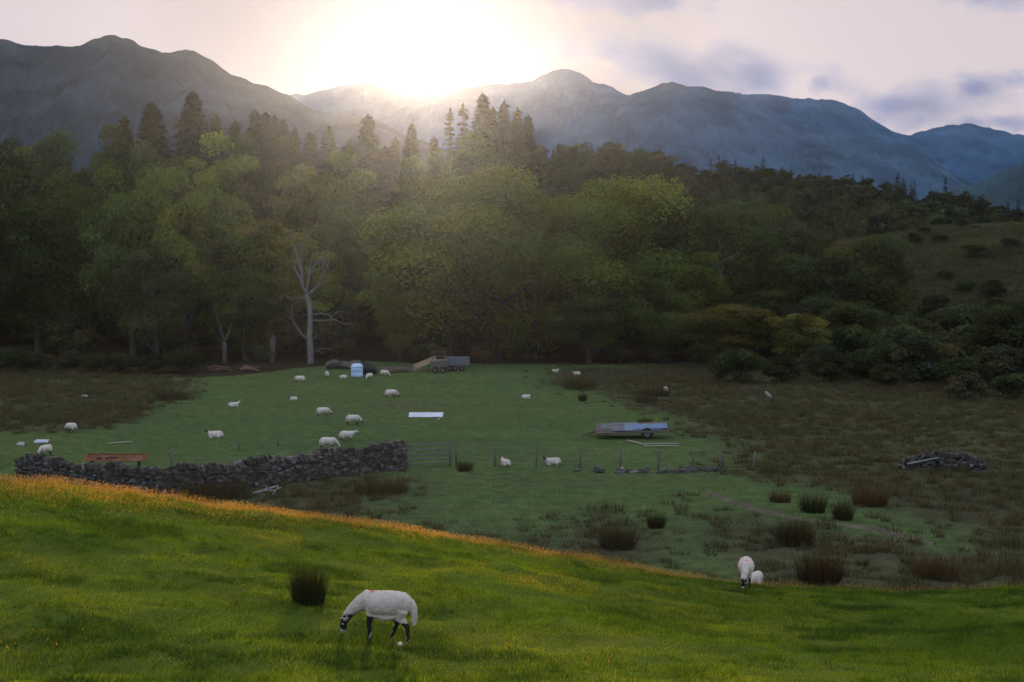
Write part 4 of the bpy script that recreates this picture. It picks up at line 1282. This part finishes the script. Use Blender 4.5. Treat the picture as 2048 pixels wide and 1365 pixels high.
p = on_ground(1268, 876, 44)
fb_ = thing('flatbed_trailer', 'old flat trailer carrying bluish corrugated sheets, parked on the grass', 'trailer', p, -0.05)
sc_ = p.y / F
Lf = 142 * sc_
tl = Matrix.Rotation(-0.035, 3, 'Y') @ Matrix.Rotation(0.15, 3, 'X')
z0 = 0.60
m = MB()
for k in range(9):
    m.box(tl @ Vector((0, -0.9 + k * .225, 0)) + Vector((-.15, 0, z0)), (Lf, .215, .05), tl, shade((0.14, 0.11, 0.09), rs, .7, 1.2))
m.obj('deck', M['wood'], fb_)
m = MB()
for sy in (-1.04, 1.04): m.box(tl @ Vector((0, sy, -.02)) + Vector((-.15, 0, z0)), (Lf * 1.01, .05, .10), tl, (0.13, 0.105, 0.085))
for sx in (-1, 1): m.box(tl @ Vector((sx * Lf / 2, 0, -.02)) + Vector((-.15, 0, z0)), (.05, 2.03, .10), tl, (0.13, 0.105, 0.085))
m.obj('frame', M['wood'], fb_)
for (xa, xb, ya, yb, zz, cc, rzz) in ((-.27, .42, -.95, .15, .09, (0.20, 0.25, 0.33), .01), (-.42, .10, -.2, .9, .075, (0.20, 0.22, 0.25), .03), (.02, .50, -.8, .3, .13, (0.18, 0.24, 0.35), -.02)):
    nxs = 60; xs_ = np.linspace(ya, yb, nxs)
    m = MB(); V = []
    for i, yy in enumerate(xs_):
        zc_ = zz + 0.022 * math.sin(yy * 2 * math.pi / 0.12)
        for xx in (xa * Lf, xb * Lf):
            V.append((Matrix.Rotation(rzz, 3, 'Z') @ tl) @ Vector((xx, yy, zc_)) + Vector((-.15, 0, z0)))
    V2 = [v - Vector((0, 0, .006)) for v in V]; nV = len(V)
    Fs = [(2 * i, 2 * i + 1, 2 * i + 3, 2 * i + 2) for i in range(nxs - 1)]
    Fs += [tuple(a + nV for a in f[::-1]) for f in Fs]
    m.add(V + V2, Fs, cc); m.obj('corrugated_sheet', M['metal'], fb_)
m = MB()
for k in range(5): m.bar(tl @ Vector((-Lf * .48, -.7 + .35 * k, .10)) + Vector((-.15, 0, z0)), tl @ Vector((-Lf * .1, -.9 + .42 * k, .14)) + Vector((-.15, 0, z0)), .03, n=6, col=(0.24, 0.20, 0.16))
m.obj('loose_pole', M['wood'], fb_)
for sy in (-.85, .85): wheel(fb_, (.75, sy, .36), .36)
m = MB(); m.bar((.75, -.85, .36), (.75, .85, .36), .04, col=(.05, .045, .04)); m.obj('axle', M['rust'], fb_)
m = MB(); m.bar((-Lf * .35, 0, .58), (-Lf * .5 - 1.1, -.1, .1), .045, .04, col=(.09, .065, .05)); m.bar((-Lf * .4, .5, .58), (-Lf * .5 - .9, -.05, .16), .035, .035, col=(.09, .065, .05)); m.obj('drawbar', M['rust'], fb_)
# two poles on the grass below it
for (a, b), (c, d), r_, lab in [((1255, 884), (1290, 893), .06, 'short thick pale pole lying at an angle below the flat trailer'), ((1288, 891), (1358, 890), .045, 'long pale pole lying on the grass below the flat trailer, the upper one'),
                                ((1290, 895), (1358, 894), .045, 'long pale pole lying on the grass below the flat trailer, the lower one'), ((1240, 936), (1252, 947), .05, 'pale stick standing crooked by the wire fence stones'),
                                ((1260, 948), (1285, 946), .04, 'short pale stick lying by the wire fence stones'), ((876, 843), (881, 837), .05, 'tiny pale stick beside the white board'),
                                ((216, 890), (266, 886), .05, 'pale stick lying in the grass above the rusty trough')]:
    A, B = on_ground(a, b, 44), on_ground(c, d, 44); m = MB(); B = B - A
    m.tube([(0, 0, .06), B * .5 + Vector((0, 0, .08)), B + Vector((0, 0, .06))], [r_, r_ * .95, r_ * .8], 8, (0.34, 0.30, 0.24)); o = m.obj('pole', M['deadwood'], None, True); o.location = A; tag(o, lab, 'pole')
# white board
A, B = on_ground(818, 834, 44), on_ground(886, 834, 44); m = MB(); ctr = (A + B) / 2
tilt = Matrix.Rotation(0.42, 3, 'X')
m.box((0, 0, .13), ((B - A).length, .62, .04), tilt, (0.62, 0.64, 0.70)); m.box((0, .1, .03), (1.6, .12, .12), None, (0.3, 0.28, 0.25))
o = m.obj('white_board', M['plastic'], None, bevel=0.008); o.location = ctr; tag(o, 'long white board lying in the middle of the field', 'board')
for px, py, wx, lab, cc in [(82, 886, 26, 'bluish white sheet lying flat behind the ruined wall end', (0.45, 0.48, 0.56)), (41, 891, 16, 'small pale scrap in the grass near the photo edge', (0.33, 0.30, 0.27)), (169, 795, 12, 'pale rock in the brown moor patch', (0.3, 0.28, 0.25))]:
    p = on_ground(px, py, 44); m = MB(); L_ = wx / F * p.y
    m.box((0, 0, .08), (L_, .45, .1), Matrix.Rotation(.25, 3, 'X'), cc, 0.12, rs); o = m.obj('pale_rock' if 'rock' in lab else 'sheet', M['plastic'] if 'sheet' in lab else M['stone'], None, bevel=.02); o.location = p; tag(o, lab, 'rock' if 'rock' in lab else 'sheet')

# pallets / broken timber near the trees
def heap(px, py, nm, lab, cat, n, L, col, spread, seed):
    r = random.Random(seed); p = on_ground(px, py, 100); m = MB()
    for k in range(n):
        m.box((r.uniform(-spread, spread), r.uniform(-.5, .5), .08 + .6 * k / n * r.random()), (r.uniform(.5, 1) * L, r.uniform(.08, .16), .05), Matrix.Rotation(r.uniform(-.7, .7), 3, 'Z') @ Matrix.Rotation(r.uniform(-.3, .3), 3, 'Y'), shade(col, r, .6, 1.4))
    o = m.obj(nm, M['wood'], None, bevel=.008); o.location = p; tag(o, lab, cat)


heap(440, 743, 'broken_pallet', 'low heap of broken reddish boards under the forked dead tree', 'pallet', 14, 1.7, (0.20, 0.10, 0.07), .7, 1)
heap(497, 742, 'broken_pallet', 'broken pallet with paler boards tilted up, next to the reddish heap', 'pallet', 14, 1.6, (0.30, 0.18, 0.12), .5, 2)
heap(800, 745, 'timber_pile', 'pinkish heap of old timber at the end of the tipped board', 'timber', 34, 2.2, (0.22, 0.15, 0.13), 1.3, 3)
p = on_ground(800, 745, 100)
# the tipped sheet, the cart with rails and the trailer behind
p = on_ground(850, 742, 100); Yc = p.y
bs = thing('tipped_board', 'yellowish board tipped against the railed cart', 'board', p)
m = MB(); A = at(828, 735, Yc) - p; B = at(872, 717, Yc) - p
c_ = (A + B) / 2; an = math.atan2(B.z - A.z, B.x - A.x)
m.box(c_, ((B - A).length, 1.3, .06), Matrix.Rotation(-an, 3, 'Y') @ Matrix.Rotation(.35, 3, 'X'), (0.27, 0.19, 0.11)); m.obj('sheet', M['wood'], bs, bevel=.01)
m = MB(); m.bar(c_ + Vector((.3, .3, -.1)), (c_.x + .3, .5, 0), .05, n=6, col=(.12, .1, .08)); m.obj('prop', M['wood'], bs)
p = on_ground(878, 745, 100)
ct = thing('railed_cart', 'old cart with a wooden rail frame above its bed', 'cart', p)
s_ = p.y / F
m = MB(); m.box((0, 0, 17 * s_), (34 * s_, 1.5, 10 * s_), None, (0.12, 0.10, 0.095)); m.obj('bed', M['wood'], ct, bevel=.02)
for sy in (-.7, .7):
    m = MB()
    for sx in (-13, 14): m.bar((sx * s_, sy, 22 * s_), (sx * s_, sy, 41 * s_), .024, n=6, col=(.13, .105, .08))
    for hz in (32, 41): m.bar((-15 * s_, sy, hz * s_), (16 * s_, sy, hz * s_), .024, n=6, col=(.16, .125, .095))
    m.obj('rail', M['wood'], ct)
m = MB(); m.box((-4 * s_, 0, 24.0 * s_), (40 * s_, 1.2, 2 * s_), Matrix.Rotation(-.05, 3, 'Y'), (.24, .19, .13)); m.obj('top_board', M['wood'], ct)
for sx in (-7, 9):
    for sy in (-.8, .8): wheel(ct, (sx * s_, sy, 5.5 * s_), 5.5 * s_, .16)
p = on_ground(914, 742, 100) + Vector((0, .4, 0))
ft = thing('farm_trailer', 'low farm trailer with pale grey-blue side panels behind the great tree shade', 'trailer', p)
m = MB(); m.box((0, 0, 11 * s_), (48 * s_, 1.7, 3 * s_), None, (0.10, 0.09, 0.08)); m.obj('chassis', M['wood'], ft)
for sx, cc in ((-12.5, (0.14, 0.165, 0.22)), (12, (0.17, 0.18, 0.20))):
    m = MB(); m.box((sx * s_, -.85, 20 * s_), (23.6 * s_, .05, 14 * s_), None, cc); 
    for k in range(4): m.box((sx * s_, -.885, (15 + 3.4 * k) * s_), (23 * s_, .03, 1.0 * s_), None, [c * .8 for c in cc])
    m.obj('side_panel', M['metal'], ft)
m = MB(); m.box((0, .85, 20 * s_), (48 * s_, .05, 14 * s_), None, (0.2, 0.21, 0.24)); m.obj('back_panel', M['metal'], ft)
for sx in (-1, 1): m = MB(); m.box((sx * 24 * s_, 0, 20 * s_), (.05, 1.64, 14 * s_), None, (0.2, 0.21, 0.24)); m.obj('end_panel', M['metal'], ft)
for sx in (-14, -4, 10):
    for sy in (-.7, .7): wheel(ft, (sx * s_, sy, 5.5 * s_), 5.5 * s_, .18)

# fallen bleached branch before the wall
p = on_ground(500, 992, 44)
br_ = thing('fallen_branch', 'bleached fallen branch lying in front of the stone wall', 'branch', p)
m = MB(); limbs(m, [([(500, 991), (522, 983), (540, 977), (556, 972)], .06, .03), ([(530, 981), (548, 982), (562, 976)], .045, .02), ([(545, 990), (552, 980), (556, 974)], .04, .025), ([(538, 978), (530, 970)], .03, .015)], p.y, (0.36, 0.33, 0.32), p, rd, .2, False)
m.obj('limb', M['deadwood'], br_, True)
p = on_ground(1537, 797, 60); m = MB(); m.tube([(-.25, 0, .5), (0, 0, .25), (.2, 0, .02)], [.1, .12, .1], 8, (.3, .31, .31)); o = m.obj('pale_log', M['deadwood'], None, True); o.location = p; tag(o, 'short pale log leaning at the edge of the dark trees by the moor', 'log')

# pale puffball by the near sheep
p = near_ground(800, 1301); m = MB()
m.tube([(0, 0, -.02), (0, 0, .05), (0, 0, .06), (0, 0, .085), (0, 0, .105), (0, 0, .112)], [.014, .012, .032, .040, .026, .006], 12, (.55, .5, .33)); o = m.obj('mushroom', M['plastic'], None, True); o.location = p; tag(o, 'single pale mushroom in the turf under the grazing near sheep', 'mushroom')

# ------------------------------------------------------------------ grass and rushes
RG = np.random.default_rng(2024)


def blade_tris(P, h, wd, lean, col, tipcol=None):
    n = len(P); a = RG.uniform(0, 6.283, n)
    dx = np.stack([np.cos(a), np.sin(a), 0 * a], 1) * (wd / 2)[:, None]
    tip = P + np.stack([lean[:, 0], lean[:, 1], h], 1)
    V = np.stack([P - dx, P + dx, tip], 1).reshape(-1, 3)
    c = np.stack([col, col, col if tipcol is None else tipcol], 1).reshape(-1, 3)
    return V, np.arange(3 * n).reshape(-1, 3), c


def join(parts):
    Vs, Fs, Cs = [], [], []; n = 0
    for V, Fc, c in parts: Vs.append(V); Fs.append(Fc + n); Cs.append(c); n += len(V)
    return np.concatenate(Vs), np.concatenate(Fs), np.concatenate(Cs)


def fg_points(n, tmin=-24.0, tmax=2.2, power=1.0):
    n = int(n * 1.22)
    u = RG.uniform(-0.50, 0.50, n * 2); y = np.sqrt(RG.uniform(13.5 ** 2, 43 ** 2, n * 2))
    t = y - ycrest(u)
    k = (t < tmax) & (t > tmin)
    u, y, t = u[k][:n], y[k][:n], t[k][:n]
    x = u * y
    return x, y, t


# turf of the near slope
x, y, t = fg_points(620000)
pat = fbm(x * 0.35, y * 0.22, 301, 4); fine = fbm(x * 1.6, y * 1.1, 307, 3); big = fbm(x * 0.12, y * 0.1, 311, 2)
z = zground(x, y)
h = np.clip(0.040 + 0.045 * np.clip(fine, -.4, 1) + 0.05 * np.clip(-pat - .15, 0, 1) + RG.normal(0, .010, len(x)), 0.012, 0.14)
gold = np.clip(sstep(0.16, 0.55, pat + 0.25 * fine + 0.08) * 0.42 * sstep(-18, -6, t) * sstep(10, 4, x) + sstep(-3.5, -0.5, t) * (0.5 + 0.5 * fine) * sstep(9, 3, x), 0, 1) * RG.uniform(0.2, 1.0, len(x))  # gold fades out to the right as part of the painted tree shade
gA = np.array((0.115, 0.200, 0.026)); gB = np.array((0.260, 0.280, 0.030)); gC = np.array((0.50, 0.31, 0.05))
mixg = np.clip(0.45 + 0.8 * big + 0.7 * fbm(x * 0.5, y * 0.45, 317, 3) + RG.normal(0, .2, len(x)) - 0.65 * sstep(2.5, 8, x), 0, 1)[:, None]  # tree shade painted into blade colour: darker and greener to the right
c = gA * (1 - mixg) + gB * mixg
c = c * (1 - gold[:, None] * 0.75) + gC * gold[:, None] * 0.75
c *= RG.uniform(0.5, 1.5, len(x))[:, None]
lean = RG.normal(0, 0.03, (len(x), 2)) + np.array((0.02, 0.0))
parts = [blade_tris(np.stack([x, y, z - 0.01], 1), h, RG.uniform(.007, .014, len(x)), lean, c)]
nT = 26000
xt, yt, tt_ = fg_points(nT)
k = fbm(xt * 0.9, yt * 0.8, 331, 3) + RG.normal(0, .12, len(xt)) > 0.02
xt, yt = xt[k], yt[k]; nT = len(xt)
ii = np.repeat(np.arange(nT), 16); rr_ = RG.normal(0, .045, (len(ii), 2))
xb, yb_ = xt[ii] + rr_[:, 0], yt[ii] + rr_[:, 1]
ht = RG.uniform(.05, .13, nT)[ii] * RG.uniform(.5, 1.15, len(ii))
ct_ = (np.array((0.095, 0.155, 0.020))[None] * RG.uniform(.45, 1.35, nT)[:, None] + np.array((0.10, 0.07, 0.0))[None] * (RG.random(nT) < .25)[:, None] * RG.uniform(.2, 1, nT)[:, None])[ii] * RG.uniform(.7, 1.3, len(ii))[:, None]
xd, yd, _ = fg_points(60000)
kd = fbm(xd * 0.55, yd * 1.0, 341, 3) + RG.normal(0, .05, len(xd)) > 0.30
xd, yd = xd[kd], yd[kd]; idd = np.repeat(np.arange(len(xd)), 14); rd_ = RG.normal(0, .05, (len(idd), 2))
xe, ye = xd[idd] + rd_[:, 0], yd[idd] + rd_[:, 1]
hd2 = RG.uniform(.06, .13, len(xd))[idd] * RG.uniform(.5, 1.15, len(idd))
cd2 = np.array((0.060, 0.105, 0.026))[None] * RG.uniform(.5, 1.4, len(idd))[:, None]
parts.append(blade_tris(np.stack([xe, ye, zground(xe, ye) - .01], 1), hd2, RG.uniform(.006, .012, len(idd)), rd_ * hd2[:, None] * 8, cd2))
parts.append(blade_tris(np.stack([xb, yb_, zground(xb, yb_) - .01], 1), ht, RG.uniform(.006, .012, len(ii)), rr_ * ht[:, None] * 7 + RG.normal(0, .015, (len(ii), 2)), ct_))
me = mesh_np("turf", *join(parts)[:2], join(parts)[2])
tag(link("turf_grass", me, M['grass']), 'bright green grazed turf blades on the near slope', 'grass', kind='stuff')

# seeding grass along the brow and in patches
x, y, t = fg_points(330000)
pat = fbm(x * 0.35, y * 0.22, 301, 4); fine = fbm(x * 1.6, y * 1.1, 307, 3)
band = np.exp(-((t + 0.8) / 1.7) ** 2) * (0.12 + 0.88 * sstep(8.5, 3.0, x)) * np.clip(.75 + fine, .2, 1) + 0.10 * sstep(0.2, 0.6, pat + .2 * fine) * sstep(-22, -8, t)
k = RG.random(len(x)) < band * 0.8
x, y, t = x[k], y[k], t[k]; n = len(x)
z = zground(x, y)
hh2 = RG.uniform(0.06, 0.20, n) * (0.6 + 0.4 * sstep(-4, -1, t))
lean = RG.normal(0, .06, (n, 2)) + np.array((0.09, 0.0)) * hh2[:, None] / .3
P = np.stack([x, y, z], 1)
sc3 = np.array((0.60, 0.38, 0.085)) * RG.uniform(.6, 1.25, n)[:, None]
st = blade_tris(P, hh2, np.full(n, .005), lean, sc3 * 0.75)
tip = P + np.stack([lean[:, 0], lean[:, 1], hh2], 1)
hd_ = quads(tip, RG.normal(size=(n, 3)), np.stack([lean[:, 0], lean[:, 1], np.full(n, .25)], 1), RG.uniform(.012, .028, n), RG.uniform(.003, .006, n))
V, Q = hd_; T3 = np.concatenate([Q[:, [0, 1, 2]], Q[:, [0, 2, 3]]])
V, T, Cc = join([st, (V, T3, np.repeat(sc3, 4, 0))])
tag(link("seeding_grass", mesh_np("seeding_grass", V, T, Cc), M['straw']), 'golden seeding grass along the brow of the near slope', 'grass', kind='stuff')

# short tufts over the valley field
n = 330000
yy = np.sqrt(RG.uniform(46 ** 2, 150 ** 2, n)); xx = RG.uniform(-.52, .52, n) * yy
k = ~moor(xx, yy, .6) & ~forest(xx, yy); xx, yy = xx[k], yy[k]; n = len(xx)
zz = zground(xx, yy); nz1 = fbm(xx * .5, yy * .5, 401, 3)
c = np.array((0.112, 0.158, 0.062)) * (1 + .34 * nz1 + .3 * fbm(xx * .06, yy * .5, 87, 3) + RG.normal(0, .10, n))[:, None]
V, T, Cc = blade_tris(np.stack([xx, yy, zz - .01], 1), np.clip(RG.normal(.055, .02, n) + .03 * nz1, .02, .2), RG.uniform(.03, .07, n), RG.normal(0, .03, (n, 2)), np.clip(c, .01, 1))
tag(link("field_grass", mesh_np("field_grass", V, T, Cc), M['grass']), 'short green grass over the shaded valley field', 'grass', kind='stuff')


def tussocks(cx, cyy, hgt, rad, cols, nb, spread=0.55, wd=.02):
    n = len(cx) * nb
    ii = np.repeat(np.arange(len(cx)), nb)
    a = RG.uniform(0, 6.283, n); r = np.sqrt(RG.random(n)) * rad[ii]
    x = cx[ii] + np.cos(a) * r * .55; y = cyy[ii] + np.sin(a) * r * .55
    z = zground(x, y) - .03
    h = hgt[ii] * RG.uniform(.45, 1.1, n)
    out = (r / rad[ii]) * spread * RG.uniform(.3, 1.3, n)
    lean = np.stack([np.cos(a) * out * h, np.sin(a) * out * h], 1) + RG.normal(0, .05, (n, 2)) * h[:, None]
    c = cols[ii] * RG.uniform(.65, 1.35, n)[:, None]
    return blade_tris(np.stack([x, y, z], 1), h, np.full(n, wd) * RG.uniform(.7, 1.5, n), lean, c, c * np.array((1.25, 1.05, .9)))


# rough moor: rushes, bents and bracken as one ground cover
n = 29000
yy = np.sqrt(RG.uniform(44 ** 2, 152 ** 2, n)); xx = RG.uniform(-.55, .57, n) * yy
k = moor(xx, yy, 1.1) & (fbm(xx * .3, yy * .3, 501, 3) > -.6); xx, yy = xx[k], yy[k]; n = len(xx)
q = fbm(xx * .18, yy * .18, 503, 3)
hg = np.clip(.36 + .24 * q + RG.normal(0, .10, n), .14, .8)
cA, cB, cC = np.array((0.096, 0.080, 0.044)), np.array((0.078, 0.092, 0.046)), np.array((0.135, 0.122, 0.078))
mm_ = np.clip(.5 + .9 * fbm(xx * .25, yy * .25, 509, 3) + RG.normal(0, .2, n), 0, 1)[:, None]
cc3 = cA * (1 - mm_) + cB * mm_
pale = (RG.random(n) < .15)[:, None]
cc3 = np.where(pale, cC, cc3)
V, T, Cc = tussocks(xx, yy, hg, RG.uniform(.3, .65, n), cc3, 36, spread=.85, wd=.03)
tag(link("moor_rushes", mesh_np("moor_rushes", V, T, Cc), M['rush']), 'brown and dull green rushes covering the rough moor', 'rushes', kind='stuff')
# rough growth on the hill to the right
n = 21000
yy = np.sqrt(RG.uniform(112 ** 2, 305 ** 2, n)); xx = RG.uniform(.16, .58, n) * yy
k = (xx > 32); xx, yy = xx[k], yy[k]; n = len(xx)
q = fbm(xx * .08, yy * .08, 603, 3)
cc3 = np.array((0.078, 0.080, 0.040))[None] * (1 + .6 * q)[:, None] * np.ones((n, 1))
V, T, Cc = tussocks(xx, yy, np.clip(.5 + .4 * q + RG.normal(0, .12, n), .2, 1.3), RG.uniform(.5, 1.1, n), cc3, 22, wd=.10)
tag(link("bracken", mesh_np("bracken", V, T, Cc), M['rush']), 'rough bracken covering the hillside beyond the moor', 'bracken', kind='stuff')


# rush clumps that stand on their own
def rush(px, py, wpx, hpx, nb, lab, near=False, col=(0.034, 0.048, 0.018), wd=.012, spread=.35, ymin=44):
    p = near_ground(px, py) if near else on_ground(px, py, ymin)
    sc = p.y / F
    hgt = hpx * sc; rad = wpx * sc / 2
    n = nb; a = RG.uniform(0, 6.283, n); r = np.sqrt(RG.random(n)) * rad
    x = np.cos(a) * r * .72; y = np.sin(a) * r * .72
    z = zground(x + p.x, y + p.y) - p.z - .03
    h = hgt * np.clip(RG.normal(.78, .22, n), .25, 1.2)
    out = r / rad * spread * RG.uniform(.1, 1.3, n)
    lean = np.stack([np.cos(a) * out * h, np.sin(a) * out * h], 1) + RG.normal(0, .05, (n, 2)) * h[:, None]
    c = np.array(col)[None] * RG.uniform(.6, 1.4, n)[:, None]
    dry = RG.random(n) < .12; c[dry] = np.array((.10, .07, .035))
    V, T, Cc = blade_tris(np.stack([x, y, z], 1), h, np.full(n, wd) * RG.uniform(.7, 1.4, n), lean, c, c * np.array((1.3, 1.1, .8)))
    o = link('rush_clump', mesh_np('rush_clump', V, T, Cc), M['rush'], None, p)
    tag(o, lab, 'rushes')


rush(617, 1207, 84, 84, 1500, 'tall dark green rush clump on the near slope beside the horned sheep', near=True, spread=.26, wd=.008)
BRC = (0.075, 0.056, 0.030)
for px, py, wp_, hp_, lab, cc in [
    (1625, 1024, 64, 44, 'big dark round rush clump beside the pale trodden path', (.03, .04, .018)), (1686, 1040, 48, 44, 'second dark rush clump, nearer the moor than the big one', (.03, .04, .018)),
    (1312, 1056, 44, 34, 'lone dark rush clump in the green below the wire fence', (.035, .042, .02)), (930, 942, 40, 24, 'small rush clump at the first post of the wire fence', (.045, .05, .024)),
    (760, 985, 140, 40, 'wide brownish rush clump in front of the stone wall end', (.065, .06, .03)), (1165, 803, 18, 20, 'small rush tuft in the field near the great tree', (.04, .05, .025)),
    (1160, 778, 90, 26, 'broad tussock beside the sheep lying under the great tree', (.045, .05, .028)), (1290, 806, 60, 24, 'tussock at the field edge below the worn track', (.05, .05, .03)),
    (1290, 850, 40, 16, 'tussock behind the far corner of the flat trailer', (.04, .05, .02)), (430, 995, 170, 44, 'dark clump of rushes between the near slope and the stone wall', (.05, .045, .025)),
    (1560, 1005, 56, 26, 'brown clump above the pale trodden path', BRC), (1235, 1095, 90, 50, 'large grey-brown rush clump above the near brow', (.055, .05, .032)),
    (1310, 792, 80, 26, 'grey tussock right below the sheep on the worn track', (.05, .05, .03)), (340, 800, 90, 22, 'dark tussock at the end of the brown moor patch', (.045, .04, .025)),
    (1640, 1165, 110, 66, 'dark brown rush clump rising behind the brow beside the two sheep', (.05, .035, .022)), (1590, 1090, 90, 56, 'rush clump below the path bend, above the two sheep', (.045, .042, .024)),
    (1870, 1155, 120, 44, 'reddish brown clump farther along the brow', BRC), (1740, 1010, 90, 40, 'brown clump behind the second dark rush clump', BRC),
]:
    rush(px, py, wp_, hp_, 420 if wp_ < 70 else 900, lab, col=cc, wd=.022, spread=.45)

# ------------------------------------------------------------------ clouds (beyond the haze) and the haze
def cloud(px, py, wpx, hpx, lab, Y=7000, dens=0.006, seed=0.0, tilt=0.0):
    c = at(px, py, Y)
    a, b = wpx * 0.95 / F * Y, hpx * 0.78 / F * Y
    me = bpy.data.meshes.new('cloud'); bm2 = bmesh.new(); bmesh.ops.create_icosphere(bm2, subdivisions=4, radius=1.0); bm2.to_mesh(me); bm2.free()
    mt, n, pb, out = base_mat('cloud_vapour'); n.nodes.remove(pb)
    tc = n.nodes.new("ShaderNodeTexCoord")
    ln2 = n.nodes.new("ShaderNodeVectorMath"); ln2.operation = 'LENGTH'; n.links.new(tc.outputs['Object'], ln2.inputs[0])
    mp = n.nodes.new("ShaderNodeMapping"); mp.inputs['Location'].default_value = (seed, seed * 1.7, seed * .6); mp.inputs['Scale'].default_value = (a / b * .55, 1.0, 1.0)
    n.links.new(tc.outputs['Object'], mp.inputs[0])
    no = n.nodes.new("ShaderNodeTexNoise"); no.inputs['Scale'].default_value = 1.1; no.inputs['Detail'].default_value = 5; no.inputs['Roughness'].default_value = .6; n.links.new(mp.outputs[0], no.inputs[0])
    ml = n.nodes.new("ShaderNodeMath"); ml.operation = 'MULTIPLY_ADD'; ml.inputs[1].default_value = 2.5; n.links.new(no.outputs[0], ml.inputs[0])
    sb = n.nodes.new("ShaderNodeMath"); sb.operation = 'MULTIPLY_ADD'; sb.inputs[1].default_value = -1.25; sb.inputs[2].default_value = -.33; n.links.new(ln2.outputs['Value'], sb.inputs[0])
    n.links.new(sb.outputs[0], ml.inputs[2])
    cl = n.nodes.new("ShaderNodeMath"); cl.operation = 'MULTIPLY'; cl.use_clamp = False; cl.inputs[1].default_value = dens
    mxm = n.nodes.new("ShaderNodeMath"); mxm.operation = 'MAXIMUM'; mxm.inputs[1].default_value = 0; n.links.new(ml.outputs[0], mxm.inputs[0]); n.links.new(mxm.outputs[0], cl.inputs[0])
    pv = n.nodes.new("ShaderNodeVolumePrincipled"); pv.inputs['Color'].default_value = (.20, .34, .66, 1); pv.inputs['Anisotropy'].default_value = 0.2
    n.links.new(cl.outputs[0], pv.inputs['Density']); n.links.new(pv.outputs[0], out.inputs['Volume'])
    o = link('cloud', me, mt, None, c); o.scale = (a, max(b * 1.6, a * .35), b); o.rotation_euler.y = tilt
    tag(o, lab, 'cloud', kind='thing')


cloud(1400, 140, 430, 110, 'long blue-grey cloud bank resting above the twin-topped fell', seed=1.3, tilt=.14)
cloud(1640, 172, 50, 34, 'tiny blue-grey puff at the end of the long cloud bank', seed=3.1, dens=.008)
cloud(1840, 210, 250, 90, 'blue-grey cloud over the saddle between the two far blue fells', seed=5.2, tilt=-.12)
cloud(1960, 165, 90, 50, 'small cloud puff rising from the cloud over the saddle', seed=7.7, dens=.008)
cloud(2040, 160, 70, 50, 'faint cloud scrap at the photo edge beside the small puff', seed=8.4)
cloud(1990, 250, 240, 44, 'low cloud strip lying along the farthest blue fell', seed=9.9)
cloud(1260, 2, 260, 60, 'grey cloud cut by the top of the photo above the central peak', seed=11.1)
cloud(2010, 0, 170, 50, 'grey cloud cut by the top corner of the photo', seed=12.6)

hm_ = MB()
HX, HY0, HY1, HZ0, HZ1 = 1100.0, -60.0, 785.0, -13.0, 97.0
hm_.box((0, (HY0 + HY1) / 2, (HZ0 + HZ1) / 2), (2 * HX, HY1 - HY0, HZ1 - HZ0))
hz = bpy.data.materials.new('evening_haze'); hz.use_nodes = True
n = hz.node_tree; n.nodes.remove(n.nodes["Principled BSDF"])
pv = n.nodes.new("ShaderNodeVolumePrincipled")
pv.inputs['Color'].default_value = (0.60, 0.77, 1.0, 1)
pv.inputs['Density'].default_value = 7.3e-5
pv.inputs['Anisotropy'].default_value = 0.89
n.links.new(pv.outputs[0], n.nodes["Material Output"].inputs['Volume'])
ho = hm_.obj('haze', hz)
tag(ho, 'thin bright evening haze filling the valley', 'haze', kind='stuff')
